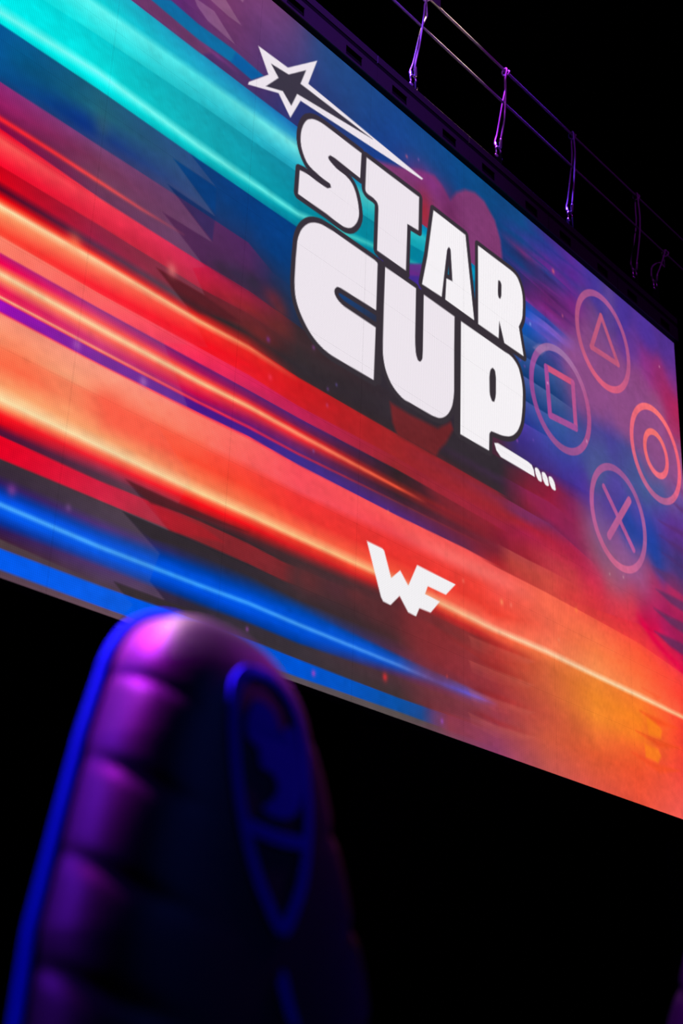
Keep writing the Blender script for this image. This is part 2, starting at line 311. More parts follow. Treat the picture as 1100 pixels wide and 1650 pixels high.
ART = [
 ('wash',((1.572,3.519,125,60,105,0.16),(1.808,3.602,122,58,100,0.16),(2.056,3.69,112,55,112,0.16),(1.444,3.404,100,40,115,0.16),(1.351,3.42,95,35,115,0.16),(2.092,3.898,138,66,108,0.16),(2.172,3.901,125,62,115,0.16),(2.041,3.554,85,55,110,0.16),(2.236,3.78,40,65,125,0.16),(2.123,3.512,42,55,112,0.16),(1.926,3.4,108,50,98,0.16),(1.729,3.394,120,55,95,0.16),(2.533,3.932,35,75,130,0.16),(2.772,3.858,30,72,132,0.16),(2.671,3.558,36,60,120,0.16),(3.017,3.829,25,72,135,0.16),(3.272,3.75,20,70,140,0.16),(3.601,3.806,18,72,138,0.16),(3.151,3.58,22,60,140,0.16),(3.949,3.865,10,75,135,0.16),(4.243,3.884,10,75,132,0.16),(4.549,3.851,15,72,130,0.16),(2.3,3.276,40,50,105,0.16),(1.943,3.217,40,50,105,0.16),(1.698,3.223,45,45,100,0.16),(1.549,3.289,52,42,100,0.16),(2.453,3.418,38,50,110,0.16),(3.844,3.703,12,68,135,0.16),(4.505,3.596,25,55,120,0.16),(2.907,2.337,20,68,130,0.16),(2.423,2.298,0,62,130,0.16),(2.439,2.068,45,45,65,0.16),(2.661,1.859,52,44,52,0.16),(3.157,1.838,52,44,52,0.16),(3.084,2.214,52,44,52,0.16),(3.319,2.24,52,44,52,0.16),(3.825,1.909,52,44,55,0.16),(3.501,2.867,100,40,130,0.16),(3.503,2.8,35,45,150,0.16),(3.609,3.374,150,42,60,0.16),(4.128,3.032,0,110,170,0.16),(5.784,3.862,68,54,151,0.085),(6.115,3.859,72,50,151,0.085),(6.508,3.821,77,50,151,0.085),(6.878,3.878,81,50,146,0.085),(6.969,3.745,90,47,138,0.085),(6.287,3.606,98,54,146,0.085),(6.48,3.554,146,50,134,0.085),(6.678,3.502,150,45,110,0.085),(6.95,3.593,128,50,129,0.085),(6.821,3.396,165,40,95,0.085),(6.973,3.347,175,35,85,0.085),(6.896,3.148,165,50,100,0.085),(6.362,3.364,141,71,129,0.085),(6.645,3.211,146,76,125,0.085),(6.056,3.177,137,73,131,0.085),(5.685,3.119,133,73,131,0.085),(5.7,3.336,124,71,129,0.085),(5.623,3.512,115,71,129,0.085),(5.923,3.848,94,68,142,0.085),(5.67,2.907,137,76,134,0.085),(6.037,2.958,141,80,134,0.085),(6.317,2.915,141,80,134,0.085),(6.608,2.871,141,84,138,0.085),(6.97,2.903,147,84,134,0.085),(6.981,2.744,147,84,138,0.085),(5.49,2.83,133,73,134,0.085),(5.412,2.948,128,71,129,0.085),(5.651,2.646,77,67,146,0.085),(5.873,2.634,72,63,151,0.085),(6.005,2.584,72,76,146,0.085),(5.727,2.477,72,84,146,0.085),(5.465,2.424,68,76,146,0.085),(5.288,2.259,68,63,155,0.085),(5.361,2.097,77,50,155,0.085),(5.626,2.291,77,89,146,0.085),(5.885,2.24,81,67,155,0.085),(6.177,2.447,72,84,146,0.085),(6.483,2.638,124,82,138,0.085),(6.363,2.413,72,93,151,0.085),(6.559,2.432,72,93,151,0.085),(6.82,2.525,111,84,142,0.085),(6.541,2.272,81,63,159,0.085),(6.916,2.481,94,71,155,0.085),(6.244,2.169,77,67,159,0.085),(5.782,2.057,85,63,151,0.085),(6.044,2.002,34,67,159,0.085),(6.176,1.949,25,67,159,0.085),(6.374,2.064,34,63,159,0.085),(6.456,1.942,25,67,159,0.085),(6.682,2.218,94,50,146,0.085),(6.892,2.289,94,50,146,0.085),(6.819,2.11,90,50,129,0.085),(6.651,1.954,68,63,138,0.085),(6.845,1.914,68,54,116,0.085),(5.642,1.914,111,80,146,0.085),(5.853,1.842,137,80,142,0.085),(6.022,1.754,141,84,138,0.085),(5.672,1.736,128,93,142,0.085),(6.241,1.679,146,97,151,0.085),(5.916,1.556,146,80,121,0.085),(6.204,1.764,146,84,146,0.085),(5.458,1.804,146,97,146,0.085),(5.364,1.865,135,65,105,0.085),(5.44,2.031,85,54,146,0.085),(5.582,1.66,150,75,90,0.085),(5.786,1.563,160,85,95,0.085),(5.336,1.672,145,40,80,0.085),(5.103,1.774,150,32,70,0.085),(4.951,1.857,150,30,65,0.085),(5.193,1.989,110,40,110,0.085),(5.037,2.048,85,47,121,0.085),(4.655,2.017,60,45,65,0.085),(4.883,2.082,70,42,110,0.085),(4.799,1.847,130,32,60,0.085),(4.575,1.766,105,35,55,0.085),(4.505,1.828,70,40,55,0.085),(4.718,1.641,135,38,75,0.085),(4.714,1.51,165,32,60,0.085),(4.942,1.63,125,42,88,0.085),(5.091,1.547,178,35,65,0.085),(5.325,1.488,188,38,72,0.085),(5.568,1.473,200,38,75,0.085),(4.932,1.408,185,55,70,0.085),(4.709,1.38,170,50,62,0.085),(5.236,1.327,205,62,68,0.085),(5.559,1.335,212,50,66,0.085),(5.813,1.364,215,55,75,0.085),(5.991,1.416,225,60,75,0.085),(5.889,1.249,225,52,60,0.085),(5.552,1.244,220,55,58,0.085),(5.076,1.236,205,70,62,0.085),(6.069,1.3,230,50,70,0.085),(6.289,1.694,165,60,95,0.085),(6.375,1.623,175,38,90,0.085),(6.18,1.518,170,55,85,0.085),(6.309,1.437,180,30,85,0.085),(6.249,1.303,225,10,70,0.085),(6.38,1.245,220,5,70,0.085),(6.585,1.396,165,30,90,0.085),(6.767,1.691,185,40,90,0.085),(6.792,1.502,170,30,85,0.085),(6.723,1.337,160,28,85,0.085),(6.562,1.2,200,20,80,0.085),(6.748,1.153,150,25,85,0.085),(6.412,1.114,250,60,70,0.085))),
 ('sheet',(((4.711,3.995,20,72,132,20,72,132),(5.04,3.985,70,48,140,70,48,140),(5.385,3.986,85,45,150,85,45,150),(5.793,3.983,58,52,160,58,52,160)),((4.708,3.877,18,72,132,18,72,132),(5.036,3.886,42,58,145,42,58,145),(5.379,3.885,88,45,148,88,45,148),(5.787,3.908,75,50,155,75,50,155)),((4.705,3.781,45,60,138,45,60,138),(5.033,3.81,60,52,145,60,52,145),(5.374,3.79,90,42,145,90,42,145),(5.781,3.828,85,48,150,85,48,150)),((4.704,3.739,18,70,132,18,70,132),(5.03,3.756,96,45,142,96,45,142),(5.371,3.735,75,48,140,75,48,140),(5.775,3.748,70,55,140,70,55,140)),((4.702,3.687,60,50,118,60,50,118),(5.027,3.681,100,42,140,40,58,132),(5.366,3.653,105,42,140,85,42,135),(5.769,3.663,100,60,130,100,60,130)),((4.701,3.65,112,46,112,112,46,112),(5.025,3.638,42,58,132,42,58,132),(5.364,3.609,112,40,135,112,40,135),(5.765,3.607,105,62,130,105,62,130)),((4.7,3.603,38,42,95,38,42,95),(5.023,3.585,60,48,118,60,48,118),(5.36,3.544,120,40,130,120,40,130),(5.761,3.551,110,65,130,110,65,130)),((4.698,3.53,25,58,118,25,58,118),(5.02,3.516,75,38,105,75,38,105),(5.356,3.479,115,40,125,115,40,125),(5.757,3.495,118,68,130,118,68,130)),((4.696,3.468,80,46,128,50,42,100),(5.017,3.447,106,36,108,90,36,100),(5.352,3.409,110,45,120,110,45,120),(5.753,3.44,122,70,130,122,70,130)),((4.694,3.407,55,40,98,55,40,98),(5.014,3.363,118,36,115,118,36,115),(5.349,3.339,112,50,125,112,50,125),(5.749,3.385,125,72,132,125,72,132)),((4.692,3.315,72,36,92,72,36,92),(5.011,3.301,128,42,132,128,42,132),(5.345,3.275,115,62,130,115,62,130),(5.746,3.346,128,72,132,128,72,132)),((4.691,3.274,132,50,150,60,60,150),(5.01,3.259,92,50,140,50,72,165),(5.343,3.233,125,78,155,125,80,165),(5.743,3.302,130,72,132,130,72,132)),((4.689,3.203,10,80,182,10,80,182),(5.008,3.218,60,75,175,122,95,200),(5.34,3.18,135,85,170,135,85,170),(5.739,3.248,132,72,132,132,72,132)),((4.687,3.133,25,92,202,100,92,205),(5.006,3.166,100,85,196,60,75,180),(5.337,3.128,140,80,150,140,80,150),(5.735,3.194,135,72,132,135,72,132)),((4.684,3.053,12,90,195,12,90,195),(5.002,3.074,110,80,180,110,80,180),(5.333,3.065,138,78,140,138,78,140),(5.731,3.14,135,72,132,135,72,132))),(4.387,4.739,5.447,5.8)),
 ('sheet',(((4.724,3.082,15,88,190,15,88,190),(5.084,3.092,105,80,180,105,80,180),(5.463,3.082,140,80,150,140,80,150)),((4.721,2.982,20,80,160,45,95,165),(5.08,3,60,65,140,80,70,150),(5.457,2.993,140,75,140,140,75,140)),((4.716,2.815,28,55,112,55,88,158),(5.073,2.833,30,60,120,60,85,145),(5.449,2.853,120,72,135,120,75,135)),((4.711,2.655,15,58,115,75,95,168),(5.065,2.669,25,60,118,70,95,150),(5.437,2.668,70,70,140,70,78,142)),((4.706,2.473,22,58,122,70,85,165),(5.057,2.492,28,62,125,60,90,155),(5.428,2.507,48,76,148,52,82,150)),((4.701,2.299,38,52,140,78,62,168),(5.049,2.318,45,70,150,60,75,160),(5.418,2.357,58,82,152,60,85,155)),((4.696,2.146,62,48,135,62,48,135),(5.043,2.175,65,60,150,65,60,150),(5.409,2.21,60,60,160,60,60,160)),((4.692,2.022,62,45,110,62,45,110),(5.036,2.033,70,42,120,70,42,120),(5.4,2.055,65,50,160,65,50,160))),(4.374,4.635,5.189,5.535)),
 ('poly',((3.063,3.442),(3.279,3.525),(3.517,3.638),(3.671,3.686),(3.754,3.661),(3.845,3.595),(3.914,3.695),(4.014,3.777),(4.131,3.82),(4.242,3.812),(4.369,3.726),(4.436,3.6),(4.456,3.469),(4.386,3.308),(3.952,3.085),(3.614,3.095),(3.413,3.311),(3.036,3.37)),(134,58,112),0.95,0.035),
 ('blob',3.605,3.603,0.22,0.1,(135,48,140),0.55),
 ('blob',3.846,3.483,0.12,0.18,(100,36,82),0.6),
 ('blob',3.57,3.329,0.08,0.16,(165,40,48),0.8),
 ('sheet',(((0.35,2.59,0,85,150,0,85,150),(0.943,2.603,15,85,112,15,85,112),(1.621,2.603,10,65,130,10,65,130),(1.997,2.599,5,60,125,5,60,125),(2.196,2.599,0,62,128,0,62,128),(2.401,2.611,0,62,130,0,62,130)),((0.375,2.429,0,82,145,0,82,145),(0.962,2.459,18,95,118,18,95,118),(1.634,2.474,15,62,120,15,62,120),(2.01,2.455,5,62,130,5,62,130),(2.208,2.444,5,62,130,5,62,130),(2.412,2.453,0,64,135,0,64,135)),((0.395,2.308,0,75,135,0,75,135),(0.978,2.34,12,50,125,12,50,125),(1.648,2.347,20,60,115,20,60,115),(2.02,2.342,20,55,110,20,55,110),(2.217,2.33,5,58,120,5,58,120),(2.423,2.298,0,60,135,0,60,135)),((0.402,2.264,10,60,120,145,40,120),(0.987,2.272,35,52,108,120,60,112),(1.655,2.282,32,50,100,85,42,88),(2.025,2.282,25,50,100,80,40,95),(2.228,2.197,30,45,85,40,45,85),(2.431,2.182,20,50,95,30,45,80)),((0.418,2.16,150,25,95,150,25,95),(0.999,2.182,112,46,80,112,46,80),(1.669,2.15,82,42,85,82,42,85),(2.038,2.138,75,40,85,75,40,85),(2.235,2.103,35,42,75,35,42,75),(2.436,2.106,42,42,60,42,42,60)),((0.429,2.095,115,15,70,115,15,70),(1.009,2.109,108,52,82,108,52,82),(1.68,2.044,82,42,85,82,42,85),(2.046,2.046,65,42,75,65,42,75),(2.243,2.01,40,42,65,40,42,65),(2.44,2.049,50,42,52,50,42,52)),((0.439,2.03,140,0,60,140,0,60),(1.025,1.994,100,45,80,100,45,80),(1.685,1.991,80,40,80,80,40,80),(2.05,1.999,70,42,70,70,42,70),(2.246,1.962,52,42,60,52,42,60),(2.447,1.962,52,44,52,52,44,52))),(-0.325,-0.323,2.177,2.42)),
 ('sheet',(((0.439,2.03,150,0,60,235,0,35),(1.025,1.994,110,50,85,248,60,78),(1.685,1.991,80,40,80,205,28,75),(2.05,1.999,70,42,65,150,32,65),(2.446,1.973,52,44,52,58,42,48),(3.33,1.912,52,44,52,52,44,52),(4.365,1.928,52,44,52,52,44,52)),((0.449,1.971,255,90,85,255,90,85),(1.029,1.958,245,50,75,245,50,75),(1.69,1.949,205,30,70,205,30,70),(2.054,1.955,155,35,60,155,35,60),(2.448,1.936,60,42,46,60,42,46),(3.331,1.88,52,44,52,52,44,52),(4.364,1.906,52,44,52,52,44,52)),((0.466,1.861,255,12,45,255,12,45),(1.039,1.886,225,35,62,225,35,62),(1.696,1.883,195,30,60,195,30,60),(2.06,1.894,140,38,45,140,38,45),(2.452,1.88,60,42,46,60,42,46),(3.331,1.851,52,44,52,52,44,52),(4.364,1.871,52,44,52,52,44,52)),((0.469,1.846,250,10,40,200,0,22),(1.044,1.851,220,35,60,150,30,60),(1.701,1.842,180,30,55,112,35,50),(2.062,1.865,125,38,48,110,38,46),(2.455,1.842,56,42,46,55,42,46),(3.332,1.831,52,44,52,52,44,52),(4.363,1.853,52,44,52,52,44,52)),((0.48,1.777,225,0,22,225,0,22),(1.055,1.77,155,25,62,155,25,62),(1.709,1.762,118,35,42,118,35,42),(2.07,1.783,90,38,42,90,38,42),(2.459,1.787,52,42,46,52,42,46),(3.333,1.791,52,44,52,52,44,52),(4.363,1.818,52,44,52,52,44,52)),((0.487,1.735,70,0,30,70,0,30),(1.059,1.735,84,36,66,84,36,66),(1.713,1.725,50,42,46,50,42,46),(2.073,1.747,48,40,44,48,40,44),(2.463,1.731,50,42,48,50,42,48),(3.335,1.751,52,42,50,52,42,50),(4.362,1.775,62,44,66,62,44,66)),((0.492,1.699,235,0,12,235,0,12),(1.064,1.703,165,25,45,165,25,45),(1.717,1.691,190,28,32,190,28,32),(2.075,1.723,110,35,38,110,35,38),(2.466,1.687,52,42,48,52,42,48),(3.336,1.704,52,42,48,52,42,48),(4.361,1.723,55,42,50,55,42,50)),((0.496,1.675,255,80,50,255,80,50),(1.066,1.684,255,60,45,255,60,45),(1.718,1.677,225,50,40,225,50,40),(2.078,1.691,180,40,38,190,40,38),(2.468,1.665,60,42,46,205,28,32),(3.337,1.672,55,42,48,158,38,42),(4.361,1.684,55,42,50,130,38,50)),((0.5,1.651,255,225,170,255,225,170),(1.069,1.661,255,200,150,255,200,150),(1.72,1.656,255,180,125,255,180,125),(2.079,1.673,255,130,90,255,130,90),(2.469,1.651,208,30,34,208,30,34),(3.338,1.648,162,38,42,162,38,42),(4.361,1.662,130,40,58,130,40,58)),((0.505,1.618,255,150,98,255,150,98),(1.075,1.617,255,118,85,255,118,85),(1.724,1.623,255,50,45,255,50,45),(2.082,1.641,240,36,36,240,36,36),(2.471,1.622,208,26,32,208,26,32),(3.339,1.617,160,38,42,160,38,42),(4.36,1.632,128,42,72,128,42,72)),((0.519,1.532,255,66,48,255,66,48),(1.088,1.526,252,28,45,252,28,45),(1.731,1.552,250,16,32,250,16,32),(2.088,1.571,238,24,36,238,24,36),(2.476,1.549,205,28,34,205,28,34),(3.341,1.562,155,38,42,155,38,42),(4.359,1.551,165,36,52,165,36,52)),((0.523,1.509,255,75,55,255,128,104),(1.091,1.5,250,40,52,255,98,94),(1.735,1.511,250,20,38,255,52,82),(2.093,1.516,235,30,42,225,35,85),(2.479,1.498,200,28,38,192,32,80),(3.342,1.523,155,38,42,155,38,48),(4.358,1.492,160,32,60,155,32,70)),((0.536,1.429,255,122,100,190,22,112),(1.101,1.426,255,90,95,140,45,122),(1.744,1.428,250,42,92,108,30,112),(2.101,1.432,205,38,90,95,35,110),(2.484,1.43,192,36,86,78,35,112),(3.344,1.449,150,40,45,48,36,42),(4.357,1.441,165,34,75,150,30,55)),((0.543,1.383,248,0,80,248,0,80),(1.105,1.394,200,50,110,200,50,110),(1.749,1.385,175,20,90,175,20,90),(2.104,1.391,140,25,85,140,25,85),(2.488,1.384,110,30,82,110,30,82),(3.346,1.391,58,35,40,58,35,40),(4.357,1.399,135,30,52,135,30,52)),((0.547,1.357,255,100,78,255,100,78),(1.11,1.36,255,85,82,255,85,82),(1.752,1.355,255,70,62,255,70,62),(2.107,1.364,235,45,55,235,45,55),(2.489,1.359,222,32,42,222,32,42),(3.347,1.356,120,36,34,120,36,34),(4.356,1.374,130,30,50,130,30,50)),((0.551,1.331,255,218,165,255,218,165),(1.114,1.326,255,212,158,255,212,158),(1.755,1.328,255,205,150,255,205,150),(2.109,1.34,255,185,130,255,185,130),(2.491,1.338,255,150,110,255,150,110),(3.348,1.339,255,88,58,255,88,58),(3.644,1.341,110,32,42,110,32,42),(4.356,1.357,128,32,50,128,32,50)),((0.556,1.305,255,140,100,255,140,100),(1.118,1.296,255,105,88,255,105,88),(1.757,1.302,255,66,66,255,66,66),(2.111,1.316,240,50,60,240,50,60),(2.493,1.313,238,42,52,238,42,52),(3.348,1.322,110,36,38,110,36,38),(4.356,1.34,128,32,50,128,32,50)),((0.563,1.261,238,20,82,238,20,82),(1.125,1.247,205,52,112,205,52,112),(1.762,1.256,212,12,72,212,12,72),(2.115,1.271,150,25,90,150,25,90),(2.495,1.274,120,35,90,120,35,90),(3.349,1.291,58,35,46,58,35,46),(4.355,1.307,128,38,55,128,38,55)),((0.567,1.233,250,40,85,250,40,85),(1.127,1.231,210,50,110,210,50,110),(1.765,1.23,150,20,100,150,20,100),(2.117,1.241,105,25,110,105,25,110),(2.498,1.235,88,38,112,88,38,112),(3.35,1.257,70,36,55,70,36,55),(4.355,1.282,128,36,52,128,36,52)),((0.569,1.223,255,192,142,255,192,142),(1.129,1.219,255,162,122,255,162,122),(1.766,1.22,255,55,75,255,55,75),(2.119,1.227,235,40,80,235,40,80),(2.499,1.225,205,42,72,205,42,72),(3.35,1.249,112,46,62,112,46,62),(4.355,1.274,128,36,52,128,36,52)),((0.571,1.21,255,20,72,160,10,188),(1.13,1.207,225,30,72,125,38,152),(1.767,1.21,180,20,100,80,22,135),(2.12,1.217,140,25,105,70,30,135),(2.5,1.214,100,40,120,62,45,140),(3.351,1.238,88,40,82,88,40,82),(4.354,1.261,130,36,50,130,36,50)),((0.58,1.155,155,10,182,255,35,85),(1.138,1.152,118,36,152,255,45,85),(1.772,1.165,72,26,138,255,50,75),(2.123,1.177,68,35,138,255,50,80),(2.503,1.162,70,45,140,255,70,88),(3.353,1.166,80,40,125,250,85,85),(4.022,1.182,100,40,70,250,85,85),(4.353,1.178,185,38,46,245,80,80)),((0.582,1.141,255,150,122,255,150,122),(1.139,1.14,255,155,128,255,155,128),(1.774,1.145,255,120,102,255,120,102),(2.125,1.156,255,105,100,255,105,100),(2.504,1.148,255,78,92,255,78,92),(3.353,1.15,252,88,86,252,88,86),(4.353,1.166,250,88,84,250,88,84)),((0.602,1.014,255,165,122,255,165,122),(1.157,1.008,255,160,120,255,160,120),(1.786,1.026,255,115,96,255,115,96),(2.136,1.036,255,95,92,255,95,92),(2.513,1.023,250,80,92,250,80,92),(3.356,1.053,242,72,80,242,72,80),(4.352,1.076,248,96,88,248,96,88)),((0.607,0.986,255,140,100,255,140,100),(1.16,0.984,255,118,85,255,118,85),(1.791,0.981,255,82,62,255,82,62),(2.14,0.986,255,70,58,255,70,58),(2.516,0.985,240,52,52,240,52,52),(3.358,0.997,236,54,52,236,54,52),(4.351,1.011,240,70,58,240,70,58)),((0.617,0.922,255,112,76,255,112,76),(1.171,0.906,255,108,76,255,108,76),(1.799,0.902,255,76,52,255,76,52),(2.147,0.904,255,70,50,255,70,50),(2.523,0.889,240,54,50,240,54,50),(3.361,0.908,232,52,46,232,52,46),(4.349,0.878,235,64,50,235,64,50)),((0.632,0.83,255,160,105,255,160,105),(1.183,0.812,255,160,105,255,160,105),(1.809,0.813,255,125,82,255,125,82),(2.155,0.815,255,115,75,255,115,75),(2.528,0.815,255,100,70,255,100,70),(3.364,0.82,250,85,60,250,85,60),(4.347,0.799,246,100,80,246,100,80)),((0.643,0.761,255,228,172,255,228,172),(1.191,0.756,255,226,172,255,226,172),(1.815,0.754,255,212,152,255,212,152),(2.16,0.76,255,205,145,255,205,145),(2.532,0.761,255,195,135,255,195,135),(3.365,0.769,255,180,125,255,180,125),(4.347,0.755,255,195,155,255,195,155)),((0.648,0.728,255,140,92,255,140,92),(1.195,0.727,255,118,80,255,118,80),(1.818,0.729,255,92,60,255,92,60),(2.162,0.734,250,80,55,250,80,55),(2.534,0.734,238,58,42,238,58,42),(3.366,0.74,240,75,50,240,75,50),(4.346,0.723,240,92,62,240,92,62)),((0.654,0.693,255,20,30,255,20,30),(1.2,0.689,250,30,48,250,30,48),(1.821,0.701,250,16,26,250,16,26),(2.165,0.705,242,20,28,242,20,28),(2.536,0.697,208,32,36,208,32,36),(3.367,0.707,190,40,40,190,40,40),(4.346,0.692,202,46,45,202,46,45)),((0.659,0.657,225,0,22,225,0,22),(1.205,0.651,150,40,70,150,40,70),(1.824,0.67,190,22,30,190,22,30),(2.168,0.67,150,28,32,150,28,32),(2.539,0.657,105,40,45,105,40,45),(3.368,0.675,115,42,46,105,42,46),(4.345,0.657,185,45,45,160,52,52)),((0.665,0.622,80,10,50,80,10,50),(1.209,0.62,70,36,56,70,36,56),(1.826,0.648,100,35,45,100,35,45),(2.17,0.644,85,35,42,85,35,42),(2.541,0.634,60,44,48,60,44,48),(3.369,0.646,80,42,46,80,42,46),(4.344,0.582,165,54,54,165,54,54)),((0.669,0.6,75,10,45,245,0,32),(1.213,0.594,68,36,52,220,25,60),(1.83,0.614,55,38,42,140,38,45),(2.173,0.609,48,38,44,135,38,45),(2.425,0.594,60,42,46,125,40,46),(2.543,0.597,58,44,48,72,44,48),(3.37,0.61,82,42,46,82,42,46),(3.717,0.597,135,44,48,135,44,48),(4.343,0.505,160,48,48,155,55,58)),((0.685,0.501,235,0,36,52,40,50),(1.225,0.505,215,30,62,52,42,50),(1.841,0.51,135,38,45,52,42,50),(2.182,0.507,130,38,45,52,42,50),(2.433,0.496,110,40,45,56,44,50),(2.55,0.498,65,44,48,60,44,50),(3.373,0.51,76,42,46,76,42,46),(3.718,0.495,135,44,50,135,44,50),(4.342,0.413,155,55,65,155,55,65)),((0.695,0.434,48,35,52,48,35,52),(1.235,0.431,52,42,58,52,42,58),(1.847,0.449,50,42,52,50,42,52),(2.187,0.451,50,42,50,50,42,50),(2.555,0.433,56,44,50,56,44,50),(3.376,0.439,66,44,48,66,44,48),(3.72,0.404,132,44,54,132,44,54),(4.341,0.371,155,52,60,155,52,60)),((0.701,0.4,42,22,90,42,22,90),(1.24,0.391,62,38,115,62,38,115),(1.85,0.415,35,45,90,35,45,90),(2.191,0.413,20,50,110,20,50,110),(2.557,0.4,20,60,130,20,60,130),(3.378,0.362,78,46,75,78,46,75),(4.34,0.329,152,48,58,152,48,58)),((0.706,0.365,0,50,160,0,50,160),(1.245,0.352,0,62,175,0,62,175),(1.855,0.373,0,62,165,0,62,165),(2.195,0.369,0,65,170,0,65,170),(2.559,0.371,0,72,180,0,72,180),(3.379,0.341,10,70,165,10,70,165),(4.34,0.31,145,75,130,145,75,130)),((0.711,0.336,0,78,232,0,78,232),(1.249,0.324,0,80,225,0,80,225),(1.858,0.34,0,80,216,0,80,216),(2.197,0.338,0,80,215,0,80,215),(2.562,0.339,0,82,215,0,82,215),(3.379,0.32,15,85,200,15,85,200),(4.34,0.298,142,76,155,142,76,155)),((0.716,0.305,0,92,240,0,92,240),(1.253,0.293,0,92,238,0,92,238),(1.863,0.299,0,88,232,0,88,232),(2.2,0.307,0,88,230,0,88,230),(2.564,0.3,0,88,228,0,88,228),(3.38,0.296,20,95,222,20,95,222),(4.34,0.291,142,80,180,142,80,180)),((0.722,0.271,0,86,235,0,86,235),(1.258,0.26,0,86,235,0,86,235),(1.866,0.268,0,80,226,0,80,226),(2.204,0.267,0,80,222,0,80,222),(2.567,0.259,0,80,215,0,80,215),(3.381,0.275,20,72,182,20,72,182),(4.339,0.28,148,70,120,148,70,120)),((0.728,0.229,0,45,150,0,45,150),(1.262,0.226,10,60,170,10,60,170),(1.871,0.223,0,55,150,0,55,150),(2.208,0.22,0,58,158,0,58,158),(2.571,0.211,0,60,160,0,60,160),(3.382,0.244,75,48,95,75,48,95),(4.339,0.257,150,62,80,150,62,80)),((0.733,0.198,42,20,80,42,20,80),(1.266,0.201,65,40,100,65,40,100),(1.874,0.194,48,42,58,48,42,58),(2.209,0.202,55,46,58,55,46,58),(2.572,0.195,58,50,58,58,50,58),(3.383,0.22,80,50,58,80,50,58),(4.339,0.223,150,58,72,150,58,72)),((0.739,0.159,55,22,46,75,58,62),(1.275,0.13,56,42,56,56,42,56),(1.879,0.141,56,46,54,56,46,54),(2.215,0.138,58,50,56,58,50,56),(2.577,0.128,58,50,58,58,50,58),(3.385,0.127,66,50,52,66,50,52),(3.666,0.129,110,48,56,110,48,56),(4.338,0.171,146,55,75,150,62,85)),((0.746,0.12,75,58,62,0,90,240),(1.277,0.119,58,46,56,0,90,236),(1.88,0.129,58,48,56,0,88,228),(2.216,0.128,58,50,56,0,87,222),(2.577,0.12,58,50,58,0,85,215),(3.386,0.113,64,50,52,10,82,170),(3.597,0.117,80,50,58,25,75,150),(3.695,0.118,110,50,60,85,60,115),(3.853,0.122,140,52,62,140,55,75),(4.337,0.126,148,60,80,148,62,85)),((0.76,0.032,0,90,240,80,58,72),(1.289,0.028,0,90,236,85,62,72),(1.891,0.029,0,88,228,88,72,80),(2.225,0.031,0,86,220,90,78,86),(2.583,0.03,0,84,212,90,80,88),(3.388,0.038,12,80,165,90,80,80),(3.599,0.037,30,75,145,88,76,78),(3.725,0.037,105,65,110,105,68,80),(3.872,0.037,140,58,75,138,60,80),(4.336,0.033,142,60,95,140,60,100)),((0.766,-0.008,90,66,80,90,66,80),(1.294,-0.01,95,70,80,95,70,80),(1.895,-0.012,92,74,82,92,74,82),(2.228,-0.011,90,78,86,90,78,86),(2.586,-0.012,92,80,88,92,80,88),(3.39,-0.012,92,80,80,92,80,80),(4.335,-0.015,142,62,104,142,62,104))),(-0.223,-0.221,4.437,4.635)),
 ('stroke',((0.532,0.302,0.012,75,170,255,0.95),(0.716,0.305,0.012,75,170,255,0.95),(1.253,0.293,0.012,70,168,255,0.95),(1.863,0.299,0.012,60,160,255,0.95),(2.2,0.307,0.012,62,160,255,0.9),(2.564,0.3,0.012,75,165,252,0.9),(3.38,0.296,0.011,75,145,240,0.8),(3.84,0.288,0.012,70,90,225,0.7),(4.372,0.295,0.006,140,80,190,0.5))),
